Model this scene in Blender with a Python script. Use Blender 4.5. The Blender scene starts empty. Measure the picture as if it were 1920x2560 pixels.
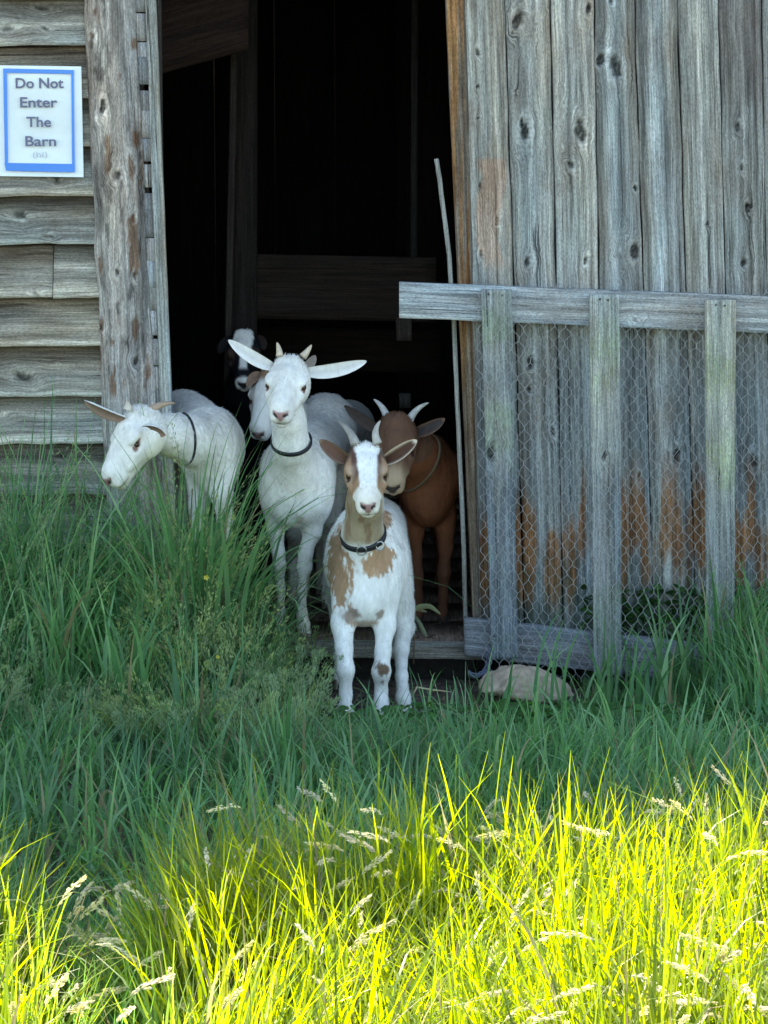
import bpy, math, random
import numpy as np
from mathutils import Vector, Matrix
R = math.radians
rng = np.random.default_rng(7)
random.seed(7)
sc = bpy.context.scene
COL = sc.collection

# ---------------------------------------------------------------- camera, sky, sun, exposure
CAM = np.array([0.0, -6.2, 1.4]); PITCH = R(8.0); FPX = 6200.0
cd = bpy.data.cameras.new('camera'); cam = bpy.data.objects.new('camera', cd); COL.objects.link(cam)
cam.location = CAM; cam.rotation_euler = (R(90) - PITCH, 0, 0)
cd.sensor_fit = 'HORIZONTAL'; cd.sensor_width = 36.0; cd.lens = 36.0 * FPX / 1920.0
cd.clip_start = 0.05; cd.clip_end = 2000
sc.camera = cam

SUN_EL, SUN_AZ = R(50.0), R(-14.0)          # azimuth from +Y (behind the barn) towards +X
w = bpy.data.worlds.new('World'); sc.world = w; w.use_nodes = True
nt = w.node_tree; bg = nt.nodes['Background']
sky = nt.nodes.new('ShaderNodeTexSky'); sky.sky_type = 'NISHITA'; sky.sun_disc = False
sky.sun_elevation = SUN_EL; sky.sun_rotation = SUN_AZ; sky.air_density = 1.0; sky.dust_density = 1.0; sky.ozone_density = 1.0
nt.links.new(sky.outputs[0], bg.inputs[0]); bg.inputs[1].default_value = 0.15
sl = bpy.data.lights.new('sun', 'SUN'); sun = bpy.data.objects.new('sun', sl); COL.objects.link(sun)
sl.energy = 5.0; sl.angle = R(0.53); sl.color = (1.0, 0.95, 0.86)
sd = Vector((math.sin(SUN_AZ) * math.cos(SUN_EL), math.cos(SUN_AZ) * math.cos(SUN_EL), math.sin(SUN_EL)))
sun.rotation_euler = sd.to_track_quat('Z', 'Y').to_euler(); sun.location = (0, 6, 9)
vs = sc.view_settings
vs.view_transform = 'Standard'; vs.look = 'None'; vs.gamma = 1.0; vs.use_curve_mapping = False
vs.exposure = 2.12
vs.use_white_balance = True; vs.white_balance_temperature = 7500; vs.white_balance_tint = 6

# ---------------------------------------------------------------- helpers
CF = np.array([0, math.cos(PITCH), -math.sin(PITCH)]); CU = np.array([0, math.sin(PITCH), math.cos(PITCH)]); CR = np.array([1.0, 0, 0])
def W(px, py, Y):
    "the real point at depth Y that the photograph shows at (px, py)"
    d = CF * FPX + CR * (px - 960.0) - CU * (py - 1280.0)
    return CAM + d * ((Y - CAM[1]) / d[1])
def SC(Y): return FPX / (Y - CAM[1])       # pixels per metre at depth Y
def V(r, u, t):                             # direction: right, up, towards the viewer
    v = CR * r + CU * u - CF * t
    return v / np.linalg.norm(v)
def nrm(v): return v / (np.linalg.norm(v) + 1e-12)
def sstep(a, b, x):
    t = np.clip((x - a) / (b - a), 0, 1); return t * t * (3 - 2 * t)

def hash3(i, j, k):
    n = (i * 374761393 + j * 668265263 + k * 2147483647 * 3 + 1013904223) & 0xffffffff
    n = ((n ^ (n >> 13)) * 1274126177) & 0xffffffff
    n = (n ^ (n >> 16)) & 0xffffffff
    return n / 4294967295.0
def noise3(p):
    p = np.asarray(p, float); f = np.floor(p); i = f.astype(np.int64); t = p - f; t = t * t * (3 - 2 * t)
    r = 0
    for a in (0, 1):
        for b in (0, 1):
            for c in (0, 1):
                wgt = (t[..., 0] if a else 1 - t[..., 0]) * (t[..., 1] if b else 1 - t[..., 1]) * (t[..., 2] if c else 1 - t[..., 2])
                r = r + wgt * hash3(i[..., 0] + a, i[..., 1] + b, i[..., 2] + c)
    return r
def fbm(p, o=3):
    r = 0; a = .5; p = np.asarray(p, float)
    for k in range(o):
        r = r + a * noise3(p + 17.3 * k); p = p * 2.03; a *= .5
    return r / (1 - .5 ** o)

def tag(o, label=None, cat=None, group=None, kind=None):
    if label: o['label'] = label
    if cat: o['category'] = cat
    if group: o['group'] = group
    if kind: o['kind'] = kind
    return o
def empty(name, loc, **k):
    o = bpy.data.objects.new(name, None); COL.objects.link(o); o.location = Vector(loc); o.empty_display_size = .1
    return tag(o, **k)
def mesh_obj(name, verts, faces, mat, parent=None, col=None, wc=None, smooth=False):
    verts = np.asarray(verts, float)
    if parent is not None: verts = verts - np.array(parent_origin(parent))
    me = bpy.data.meshes.new(name)
    if isinstance(faces, np.ndarray) and faces.ndim == 2:
        n, k = faces.shape
        me.vertices.add(len(verts)); me.vertices.foreach_set('co', verts.astype(np.float32).ravel())
        me.loops.add(n * k); me.loops.foreach_set('vertex_index', faces.astype(np.int32).ravel())
        me.polygons.add(n); me.polygons.foreach_set('loop_start', np.arange(0, n * k, k, dtype=np.int32))
        me.polygons.foreach_set('loop_total', np.full(n, k, dtype=np.int32))
        me.update(calc_edges=True)
    else:
        me.from_pydata([tuple(v) for v in verts], [], [tuple(int(q) for q in f) for f in faces]); me.update()
    if col is not None:
        col = np.asarray(col, float)
        a = me.color_attributes.new('Col', 'FLOAT_COLOR', 'POINT')
        a.data.foreach_set('color', np.concatenate([col, np.ones((len(col), 1))], 1).astype(np.float32).ravel())
    if wc is not None:
        a = me.attributes.new('wc', 'FLOAT_VECTOR', 'POINT'); a.data.foreach_set('vector', np.asarray(wc, np.float32).ravel())
    if smooth: me.polygons.foreach_set('use_smooth', np.ones(len(me.polygons), bool))
    me.materials.append(mat)
    o = bpy.data.objects.new(name, me); COL.objects.link(o)
    if parent is not None: o.parent = parent
    return o
def parent_origin(p):
    o = np.zeros(3)
    while p is not None:
        o = o + np.array(p.location); p = p.parent
    return o

class Acc:
    def __init__(s): s.v = []; s.f = []; s.c = []; s.w = []; s.n = 0
    def add(s, v, f, c=None, w=None):
        v = np.asarray(v, float); f = np.asarray(f)
        s.v.append(v); s.f.append(f + s.n); s.n += len(v)
        s.c.append(np.broadcast_to(np.asarray(c if c is not None else (1, 1, 1), float), (len(v), 3)))
        s.w.append(np.broadcast_to(np.asarray(w if w is not None else (0, 0, 0), float), (len(v), 3)))
    def build(s, name, mat, parent=None, smooth=False):
        return mesh_obj(name, np.concatenate(s.v), np.concatenate(s.f), mat, parent, np.concatenate(s.c), np.concatenate(s.w), smooth)

# ---------------------------------------------------------------- materials
def newmat(name):
    m = bpy.data.materials.new(name); m.use_nodes = True; t = m.node_tree
    return m, t, t.nodes['Principled BSDF']
def N(t, typ, **k):
    n = t.nodes.new(typ)
    for a, b in k.items(): setattr(n, a, b)
    return n
def vmath(t, op, a, b):
    n = N(t, 'ShaderNodeVectorMath', operation=op)
    for i, x in enumerate((a, b)):
        if hasattr(x, 'links'): t.links.new(x, n.inputs[i])
        else: n.inputs[i].default_value = x
    return n.outputs[0]
def fmath(t, op, a, b=0.0):
    n = N(t, 'ShaderNodeMath', operation=op)
    for i, x in enumerate((a, b)):
        if hasattr(x, 'links'): t.links.new(x, n.inputs[i])
        else: n.inputs[i].default_value = x
    return n.outputs[0]
def noise(t, vec, scale, detail=4, rough=.6):
    n = N(t, 'ShaderNodeTexNoise'); n.inputs['Scale'].default_value = scale; n.inputs['Detail'].default_value = detail
    n.inputs['Roughness'].default_value = rough; t.links.new(vec, n.inputs['Vector']); return n.outputs[0]
def ramp(t, fac, stops):
    n = N(t, 'ShaderNodeValToRGB'); e = n.color_ramp.elements
    while len(e) < len(stops): e.new(.5)
    for i, (p, c) in enumerate(stops):
        e[i].position = p; c = (c, c, c) if not isinstance(c, tuple) else c; e[i].color = (*c, 1)
    t.links.new(fac, n.inputs[0]); return n.outputs[0]

def wood_mat(name, rough=.9, bump=.5, contrast=1.0):
    m, t, b = newmat(name)
    at = N(t, 'ShaderNodeAttribute', attribute_name='wc').outputs['Vector']
    ac = N(t, 'ShaderNodeAttribute', attribute_name='Col').outputs['Color']
    g1 = noise(t, vmath(t, 'MULTIPLY', at, (70, 2.2, 9)), 1, 6, .7)
    g2 = noise(t, vmath(t, 'MULTIPLY', at, (330, 9, 9)), 1, 3, .6)
    g3 = noise(t, vmath(t, 'MULTIPLY', at, (14, 5, 9)), 1, 5, .65)
    g4 = noise(t, vmath(t, 'MULTIPLY', at, (110, 1.6, 31)), 1, 2, .5)
    lo, hi = 1 - .52 * contrast, 1 + .48 * contrast
    c1 = ramp(t, g1, [(.30, lo), (.5, .95), (.72, hi)])
    c2 = ramp(t, g2, [(.33, .62), (.5, 1.0), (.68, 1.42)])
    g5 = noise(t, vmath(t, 'MULTIPLY', at, (420, 130, 9)), 1, 2, .6); c5 = ramp(t, g5, [(.34, .72), (.5, 1.0), (.68, 1.25)])
    c3 = ramp(t, g3, [(.3, (.80, .72, .66)), (.5, (1, 1, 1)), (.7, (1.06, 1.12, 1.10))])
    crack = ramp(t, g4, [(.0, 1.0), (.285, 1.0), (.30, .22), (.315, .22), (.33, 1.0)])
    v = vmath(t, 'MULTIPLY', c1, c2); v = vmath(t, 'MULTIPLY', v, c5); v = vmath(t, 'MULTIPLY', v, c3); v = vmath(t, 'MULTIPLY', v, crack); v = vmath(t, 'MULTIPLY', v, ac)
    t.links.new(v, b.inputs['Base Color']); b.inputs['Roughness'].default_value = rough
    b.inputs['Specular IOR Level'].default_value = .25
    h = fmath(t, 'ADD', fmath(t, 'MULTIPLY', g1, .8), fmath(t, 'ADD', fmath(t, 'MULTIPLY', g2, .3), fmath(t, 'MULTIPLY', crack, .5)))
    bp = N(t, 'ShaderNodeBump'); bp.inputs['Strength'].default_value = bump; bp.inputs['Distance'].default_value = .006
    t.links.new(h, bp.inputs['Height']); t.links.new(bp.outputs[0], b.inputs['Normal'])
    return m
def col_mat(name, rough=.8, nscale=60, namp=.25, bump=.2, spec=.3, stretch=(1, 1, 1), bd=.003):
    m, t, b = newmat(name)
    ac = N(t, 'ShaderNodeAttribute', attribute_name='Col').outputs['Color']
    tc = N(t, 'ShaderNodeTexCoord').outputs['Object']
    n1 = noise(t, vmath(t, 'MULTIPLY', tc, stretch), nscale, 5, .6)
    c = ramp(t, n1, [(.3, 1 - namp), (.7, 1 + namp)])
    t.links.new(vmath(t, 'MULTIPLY', ac, c), b.inputs['Base Color'])
    b.inputs['Roughness'].default_value = rough; b.inputs['Specular IOR Level'].default_value = spec
    if bump:
        bp = N(t, 'ShaderNodeBump'); bp.inputs['Strength'].default_value = bump; bp.inputs['Distance'].default_value = bd
        t.links.new(n1, bp.inputs['Height']); t.links.new(bp.outputs[0], b.inputs['Normal'])
    return m
def leaf_mat(name, tr=.45, rough=.5):
    m, t, b = newmat(name)
    ac = N(t, 'ShaderNodeAttribute', attribute_name='Col').outputs['Color']
    at = N(t, 'ShaderNodeAttribute', attribute_name='wc').outputs['Vector']      # (translucent r,g,b)
    t.links.new(ac, b.inputs['Base Color']); b.inputs['Roughness'].default_value = rough; b.inputs['Specular IOR Level'].default_value = .35
    tl = N(t, 'ShaderNodeBsdfTranslucent'); t.links.new(at, tl.inputs[0])
    mx = N(t, 'ShaderNodeMixShader'); mx.inputs[0].default_value = tr
    t.links.new(b.outputs[0], mx.inputs[1]); t.links.new(tl.outputs[0], mx.inputs[2])
    t.links.new(mx.outputs[0], t.nodes['Material Output'].inputs[0])
    return m

M_wood = wood_mat('weathered_wood')
M_rough = wood_mat('rough_post_wood', contrast=1.1, bump=.8)
M_fur = col_mat('goat_fur', rough=.75, nscale=60, namp=.11, bump=.6, spec=.2, stretch=(1.6, 1.6, .7), bd=.004)
M_hair = col_mat('goat_hair', rough=.6, nscale=40, namp=.05, bump=0)
M_horn = col_mat('horn', rough=.45, nscale=80, namp=.2, bump=.3, spec=.5)
M_plain = col_mat('painted', rough=.6, nscale=30, namp=.08, bump=.05)
M_metal = col_mat('galvanised_wire', rough=.5, nscale=200, namp=.2, bump=0, spec=.6)
M_stone = col_mat('field_stone', rough=.9, nscale=45, namp=.3, bump=.6, bd=.01)
M_grass = leaf_mat('grass_blade', tr=.42, rough=.42)
M_dry = leaf_mat('seed_head', tr=.35, rough=.8)
M_eye, _t, _b = newmat('eye'); _b.inputs['Base Color'].default_value = (.05, .025, .012, 1); _b.inputs['Roughness'].default_value = .12
M_coll, _t, _b = newmat('collar_strap'); _b.inputs['Base Color'].default_value = (.012, .014, .018, 1); _b.inputs['Roughness'].default_value = .5
M_ring, _t, _b = newmat('collar_metal'); _b.inputs['Base Color'].default_value = (.5, .5, .5, 1); _b.inputs['Metallic'].default_value = 1; _b.inputs['Roughness'].default_value = .35

# ---------------------------------------------------------------- board builder
def board(acc, A, B, D, C, thick, nu=14, step=.012, prof=None, tint=(.3, .31, .3), knots=(), edge=.0, seed=None, rough=.0008, band=.25, normal=None, stains=None, along_shift=0):
    """A,B = left/right of the start end, D,C = left/right of the far end (grain runs A->D). thickness goes backwards."""
    A, B, C, D = [np.asarray(q, float) for q in (A, B, C, D)]
    seed = rng.uniform(0, 100) if seed is None else seed
    L = np.linalg.norm(D - A); nv = max(2, int(L / step) + 1)
    u = np.linspace(0, 1, nu); v = np.linspace(0, 1, nv); U, Vv = np.meshgrid(u, v)
    P = ((1 - Vv) * (1 - U))[..., None] * A + ((1 - Vv) * U)[..., None] * B + (Vv * U)[..., None] * C + (Vv * (1 - U))[..., None] * D
    across = nrm(B - A); along = nrm(D - A)
    n = nrm(np.cross(along, across)) if normal is None else np.asarray(normal, float)
    if normal is None and n[1] > 0: n = -n
    wid = np.linalg.norm(B - A)
    if edge:
        e0 = (fbm(np.stack([v * L * 9, 0 * v + seed, 0 * v], -1), 3) - .5) * 2 * edge
        e1 = (fbm(np.stack([v * L * 9, 0 * v + seed + 9, 0 * v], -1), 3) - .5) * 2 * edge
        P += across * (e0[:, None, None] * (1 - U)[..., None] + e1[:, None, None] * U[..., None])
    du = U * wid; dv = Vv * L + along_shift
    wu = du.copy(); shade = np.ones_like(du); dent = np.zeros_like(du)
    for (k, r) in knots:
        k = np.asarray(k, float); q = P - k
        a = q @ across; b_ = q @ along; kr_ = np.random.default_rng(int(abs(k[0] * 1e4 + k[2] * 7e3))); el = kr_.uniform(1.2, 2.4); a = a + b_ * kr_.uniform(-.25, .25); d = np.sqrt(a * a + (b_ / el) ** 2) * (1 + .9 * (fbm(P * 80 + seed, 2) - .5))
        wu += -a * .85 * np.exp(-(d / (2.6 * r)) ** 2)
        wu += .010 * np.exp(-(d / (1.8 * r)) ** 2)
        dark = (1 - sstep(.72 * r, .92 * r, d)) * (.75 + .25 * (fbm(P * 300, 2) > .5))
        halo = np.exp(-((d - 1.5 * r) / (.4 * r)) ** 2) * .8
        shade *= (1 - .86 * dark) * (1 + .38 * halo); dent -= .006 * dark - .003 * halo
    disp = (prof(U, Vv) if prof else 0 * U) + (fbm(np.stack([du * 60, dv * 3, 0 * du + seed], -1), 3) - .5) * 2 * rough + dent
    P = P + n * disp[..., None]
    b1 = fbm(np.stack([U * 8 + seed * 3, dv * .45, 0 * U + seed], -1), 3)
    tn = np.array(tint, float)
    hue = (fbm(np.stack([U * 2.2, dv * 2.0, 0 * U + seed + 31], -1), 3) - .5)
    c = tn * (1 + (b1 - .5) * 2 * band)[..., None] * shade[..., None] * np.stack([1 + .35 * hue, 1 + .05 * hue, 1 - .25 * hue], -1)
    if stains is not None: c = stains(P, c)
    front = P.reshape(-1, 3); back = (P * 1.0 - n * (thick + 0 * disp)[..., None]).reshape(-1, 3)
    idx = np.arange(nu * nv).reshape(nv, nu); f = []
    q = np.stack([idx[:-1, :-1], idx[:-1, 1:], idx[1:, 1:], idx[1:, :-1]], -1).reshape(-1, 4)
    flip = np.dot(np.cross(B - A, D - A), n) < 0
    if flip: q = q[:, ::-1]
    f.append(q)
    m = nu * nv
    bl = np.array([[m + idx[0, 0], m + idx[-1, 0], m + idx[-1, -1], m + idx[0, -1]]]); f.append(bl if not flip else bl[:, ::-1])
    def strip(e):
        s = np.stack([e[:-1], e[:-1] + m, e[1:] + m, e[1:]], -1); return s if not flip else s[:, ::-1]
    loop = np.concatenate([idx[0, :], idx[1:, -1], idx[-1, -2::-1], idx[-2::-1, 0]])
    f.append(strip(loop))
    wcf = np.stack([wu, dv, 0 * wu + seed], -1).reshape(-1, 3)
    acc.add(np.concatenate([front, back]), np.concatenate(f), np.concatenate([c.reshape(-1, 3), c.reshape(-1, 3) * .8]), np.concatenate([wcf, wcf + np.array([.03, 0, 0])]))
def box_board(acc, p0, p1, wdir, wid, ndir, thick, **k):
    "straight board from p0 to p1 (centre line of the front face)"
    p0, p1, wdir = np.asarray(p0, float), np.asarray(p1, float), nrm(np.asarray(wdir, float)); h = wdir * wid / 2
    board(acc, p0 - h, p0 + h, p1 - h, p1 + h, thick, normal=nrm(np.asarray(ndir, float)), **k)

GZ = .09          # ground level in front of the barn
FZ = .20          # barn floor level
EAVE = 2.85

# ================================================================ THE BARN
barn = empty('barn', (0, 0, FZ), label='old weathered grey timber barn with open dark doorway', cat='barn')
# --- horizontal lap siding left of the door
a = Acc()
def lap_prof(U, Vv): return .000 * U
edges = [-3 + 0 * 1]
row0 = 1359
for i in range(-19, 13):
    yb = row0 - 124 * (11 - i) + rng.uniform(-4, 4)         # bottom edge of this board in photo rows at the wall
    yt = yb - 128
    sagl = rng.uniform(-3, 3)
    vis = yb > -60
    pieces = [(-700, 134), (136, 300)] if i == 6 else [(-700, 300)]
    for (xa, xb) in pieces:
        bot_l = W(xa, yb + sagl, 0) + np.array([0, -.026, 0]); bot_r = W(xb, yb, 0) + np.array([0, -.026, 0])
        top_l = W(xa, yt + sagl, 0) + np.array([0, -.004, 0]); top_r = W(xb, yt, 0) + np.array([0, -.004, 0])
        kn = []
        if i == 0: kn = []
        for (kx, ky, kr) in [(22, 78, 9), (108, 25, 8), (115, 78, 5), (145, 455, 8), (48, 540, 9), (126, 594, 6), (60, 945, 15), (90, 735, 5), (10, 1040, 6), (150, 1140, 7)]:
            if yt < ky < yb: kn.append((W(kx, ky, 0), kr / 1000.))
        base = np.array([.315, .305, .265]) * rng.uniform(.82, 1.1)
        def st(P, c):
            # weather-bleached lower lip; browner upper part with the overlap's shadow painted in
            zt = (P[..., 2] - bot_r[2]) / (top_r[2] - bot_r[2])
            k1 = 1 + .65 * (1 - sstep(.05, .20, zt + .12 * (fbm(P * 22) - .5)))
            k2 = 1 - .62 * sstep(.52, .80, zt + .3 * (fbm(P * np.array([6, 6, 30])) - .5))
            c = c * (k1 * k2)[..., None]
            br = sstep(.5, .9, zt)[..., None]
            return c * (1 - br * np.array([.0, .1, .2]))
        n_ = nrm(np.array([0, -1, -.17]))
        # grain runs along x
        board(a, bot_l, top_l, bot_r, top_r, .014, nu=16, step=.014 if vis else .2, knots=kn, edge=.006 if vis else 0, tint=base, normal=n_, stains=st, band=.45, rough=.0032)  # stains here also carries the painted overlap shadow
a.build('siding_wall', M_wood, barn)

# --- rough log door post
def stpost(P, c):
    n1 = fbm(P * np.array([85, 85, 26]), 3); n3 = fbm(P * np.array([26, 26, 7]) + 11, 3)
    pit = (sstep(.60, .70, n1) * (.35 + .65 * sstep(.4, .6, n3)))[..., None]
    fl = sstep(.40, .30, n1)[..., None]
    c = c * (1 - pit * .62) * (1 + .35 * fl) * (1 + .30 * (n3 - .5))[..., None]
    gk = sstep(.62, .72, fbm(P * np.array([20, 20, 3.0]) + 61, 3))[..., None]
    c = c * (1 - .45 * gk)
    o = (sstep(.66, .72, fbm(P * np.array([34, 34, 13]) + 40, 3)))[..., None] * .8
    return c * (1 - o) + o * np.array([.16, .085, .045])
def round_prof(h):
    return lambda U, Vv: -h * (np.abs(2 * U - 1) ** 2.6)
a = Acc()
pk = [((228, 88), .008), ((256, 270), .009), ((292, 440), .012), ((293, 680), .006), ((335, 690), .005), ((246, 820), .008), ((338, 905), .007), ((332, 545), .005)]
kn = [(W(x, y, -.06), r) for (x, y), r in pk]
board(a, W(268, 1420, -.06), W(402, 1420, -.06), W(146, -1400, -.06), W(272, -1400, -.06), .10, nu=34, step=.007, prof=round_prof(.035), tint=(.36, .33, .30), knots=kn, edge=.006, rough=.007, band=.18, stains=stpost)
a.build('door_post', M_rough, barn, smooth=True)
# lap ends beside the post, and the narrow trim board at the opening
a = Acc()
for i in range(30):
    y0 = 1400 - i * 62 - rng.uniform(-12, 12); y1 = y0 - 57 - rng.uniform(0, 14)
    xl = 342 + (y0 / 1000) * 44; s = 1 if y0 > 0 else 1
    board(a, W(xl - 6, y0, -.022), W(xl + 24, y0, -.02), W(xl - 8, y1, -.022), W(xl + 22, y1, -.02), .02, nu=5, step=.02, tint=np.array([.36, .36, .36]) * rng.uniform(.6, 1.15), edge=.002)
board(a, W(362, -1400, .01), W(385, -1400, .01), W(386, 1500, .01), W(420, 1500, .01), .02, nu=4, step=.1, tint=(.04, .035, .03))
a.build('lap_ends', M_wood, barn)
a = Acc()
board(a, W(418, 1500, -.03), W(448, 1500, -.03), W(313, -1400, -.03), W(332, -1400, -.03), .03, nu=10, step=.012, prof=lambda U, Vv: -.004 * (np.abs(U - .35) < .07), tint=(.36, .37, .34), edge=.0015)
a.build('door_trim', M_wood, barn)

# --- right jamb of orange-brown wood
a = Acc()
def stj(P, c):
    n1 = fbm(P * np.array([70, 70, 3]) + 3, 3)
    z = P[..., 2]
    o = (sstep(.34, .52, n1) * sstep(.35, 1.1, z))[..., None]
    c = c * (1 - o) + o * np.array([.36, .19, .085]) * (0.7 + .6 * n1[..., None])
    return c
board(a, W(1183, 1560, .02), W(1214, 1560, .02), W(1054, -1400, .02), W(1134, -1400, .02), .09, nu=16, step=.012, tint=(.27, .225, .18), prof=lambda U, Vv: .008 * (U < .2) - .006 * (np.abs(U - .62) < .08), edge=.0015, band=.3, stains=stj)
board(a, W(1200, 1560, .0), W(1216, 1560, .0), W(1122, -1400, .0), W(1138, -1400, .0), .012, nu=6, step=.012, tint=(.20, .17, .14), edge=.002)
a.build('door_jamb', M_wood, barn)

# --- vertical half-round planks right of the door
a = Acc()
top = [1163, 1262, 1376, 1485, 1586, 1693, 1796, 1903, 2008, 2112, 2220, 2325, 2430, 2540, 2650, 2760, 2870, 2980, 3090, 3200, 3310]
low = [1181, 1285, 1391, 1498, 1609, 1715, 1814, 1918, 2020, 2122, 2228, 2330, 2434, 2542, 2652, 2760, 2868, 2976, 3085, 3193, 3300]
PK = [(1310, 328, 11), (1303, 305, 5), (1449, 330, 14), (1424, 411, 8), (1500, 150, 11), (1536, 168, 14), (1582, 628, 15), (1316, 656, 7), (1461, 652, 5), (1290, 55, 13), (1855, 655, 8), (1865, 520, 6),
      (1325, 905, 10), (1322, 970, 6), (1690, 1135, 9), (1380, 1075, 6), (1470, 22, 7), (1193, 132, 4), (1194, 215, 4), (1194, 295, 4), (1200, 465, 4), (1201, 632, 4), (1240, 560, 5), (1241, 545, 4),
      (1880, 1150, 10), (1595, 1190, 5), (1840, 320, 6), (1850, 420, 5), (1585, 470, 5), (1765, 560, 4), (1525, 4, 6)]
def stpl(P, c):
    z = P[..., 2]; x = P[..., 0]
    n1 = fbm(np.stack([x * 38, P[..., 1] * 0, z * 3.2], -1) + 5, 3); n2 = fbm(P * np.array([60, 60, 22]), 3)
    # rusty stain patches low on the boards
    o = (sstep(.50, .66, n1 + .18 * (1 - np.abs(z - .46) / .22)) * sstep(.70, .55, z + .15 * (n2 - .5)) * sstep(.24, .34, z))[..., None] * .85
    c = c * (1 - o) + o * np.array([.34, .135, .04]) * (.65 + .7 * n2[..., None])
    # green algae towards the ground
    g = (sstep(.45, .22, z + .25 * (n2 - .5)) * .7)[..., None]
    c = c * (1 - g) + g * np.array([.035, .06, .025])
    # darker, bluer boards lower down
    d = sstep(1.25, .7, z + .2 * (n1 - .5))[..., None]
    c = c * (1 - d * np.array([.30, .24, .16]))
    return c
def plank_prof(i):
    r = np.random.default_rng(100 + i); g = np.r_[r.uniform(.52, .62), r.uniform(.80, .9), r.uniform(.15, .4)]; gw = r.uniform(.018, .035, 3); bl = r.uniform(.66, .76)
    def f(U, Vv):
        h = .013 * (1 - np.abs(2 * U - 1) ** 2.6)
        for q, s in zip(g, gw): h = h - .008 * np.exp(-((U - q) / s) ** 2)
        return h + .009 * np.exp(-((U - bl) / .08) ** 2)
    return f
def plank_tint(i):
    r = np.random.default_rng(300 + i); b = r.uniform(.86, 1.12)
    return np.array([.335, .338, .312]) * b
for i in range(len(top) - 1):
    def X(k, y): return top[k] + (low[k] - top[k]) * y / 720.0
    y0, y1 = 1592 + rng.uniform(-8, 8), -1400
    gap = 1.6
    vis = top[i] < 2000
    kn = [(W(kx, ky, 0), kr * 1.05 / 1000.) for kx, ky, kr in PK if X(i, ky) - 4 < kx < X(i + 1, ky) + 4]
    def stp(P, c, i=i):
        c = stpl(P, c)
        if i == 0:     # bare patch where the bark peeled off the first plank
            cx = W(1235, 500, 0); q = P - cx
            d = np.abs(q[..., 0] + .006 + .03 * (fbm(P * np.array([0, 0, 14.]) + 3) - .5)) / .034 + .9 * (fbm(P * np.array([60, 60, 14])) - .5)
            p_ = (sstep(1.0, .7, d) * sstep(W(0, 690, 0)[2], W(0, 640, 0)[2], P[..., 2]) * sstep(W(0, 392, 0)[2], W(0, 402, 0)[2], P[..., 2]))[..., None]
            return c * (1 - p_) + p_ * np.array([.40, .31, .25]) * (.7 + .7 * fbm(P * np.array([50, 50, 8]))[..., None])
        if i == 7 or i == 6:
            n1 = fbm(P * np.array([25, 25, 8]) + 7)
            p_ = sstep(1.42, 1.62, P[..., 2] + .3 * (n1 - .5))[..., None] * (.55 if i == 6 else .3)
            c = c * (1 - p_) + p_ * np.array([.12, .085, .075])
        return c
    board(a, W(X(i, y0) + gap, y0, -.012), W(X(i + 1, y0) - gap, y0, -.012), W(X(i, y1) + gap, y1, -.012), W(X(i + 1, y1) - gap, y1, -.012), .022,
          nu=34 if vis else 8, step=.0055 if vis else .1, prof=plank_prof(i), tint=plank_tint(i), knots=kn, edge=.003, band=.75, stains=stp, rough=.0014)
a.build('plank_wall', M_wood, barn, smooth=False)

# --- hidden shell: backing, lintel, sides, back, roof, floor, foundation
def quadbox(acc, x0, x1, y0, y1, z0, z1, c):
    v = np.array([[x0, y0, z0], [x1, y0, z0], [x1, y1, z0], [x0, y1, z0], [x0, y0, z1], [x1, y0, z1], [x1, y1, z1], [x0, y1, z1]], float)
    f = np.array([[0, 3, 2, 1], [4, 5, 6, 7], [0, 1, 5, 4], [1, 2, 6, 5], [2, 3, 7, 6], [3, 0, 4, 7]])
    wcv = v[:, [0, 2, 1]]
    acc.add(v, f, c, wcv)
XL, XR = -3.2, 4.2
a = Acc()
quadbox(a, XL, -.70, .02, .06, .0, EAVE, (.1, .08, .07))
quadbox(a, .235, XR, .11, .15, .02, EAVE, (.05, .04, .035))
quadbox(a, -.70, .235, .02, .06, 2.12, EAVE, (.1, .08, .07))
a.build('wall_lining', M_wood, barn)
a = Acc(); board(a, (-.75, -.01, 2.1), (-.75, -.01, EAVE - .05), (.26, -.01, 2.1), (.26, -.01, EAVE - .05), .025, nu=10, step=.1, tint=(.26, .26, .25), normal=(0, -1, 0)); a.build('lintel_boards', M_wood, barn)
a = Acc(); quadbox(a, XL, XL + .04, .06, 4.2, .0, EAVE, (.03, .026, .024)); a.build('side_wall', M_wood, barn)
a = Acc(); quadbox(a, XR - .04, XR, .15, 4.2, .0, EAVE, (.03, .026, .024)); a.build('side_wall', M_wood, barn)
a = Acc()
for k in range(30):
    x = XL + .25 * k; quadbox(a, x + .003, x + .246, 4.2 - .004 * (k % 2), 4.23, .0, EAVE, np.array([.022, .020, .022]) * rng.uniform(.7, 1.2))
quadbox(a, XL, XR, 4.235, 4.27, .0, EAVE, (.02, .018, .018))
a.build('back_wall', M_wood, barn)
a = Acc()
for k in range(16):
    y = .005 + k * .27
    quadbox(a, XL + .05, XR - .05, y, y + .262, FZ - .045, FZ - rng.uniform(0, .003), np.array([.16, .12, .095]) * rng.uniform(.7, 1.2))
a.build('floor', M_wood, barn)
a = Acc(); quadbox(a, XL, XR, .16, .3, -.15, FZ - .05, (.04, .035, .03)); a.build('foundation', M_stone, barn)
ridge_y, ridge_z = 2.1, 3.85
a = Acc()
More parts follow.
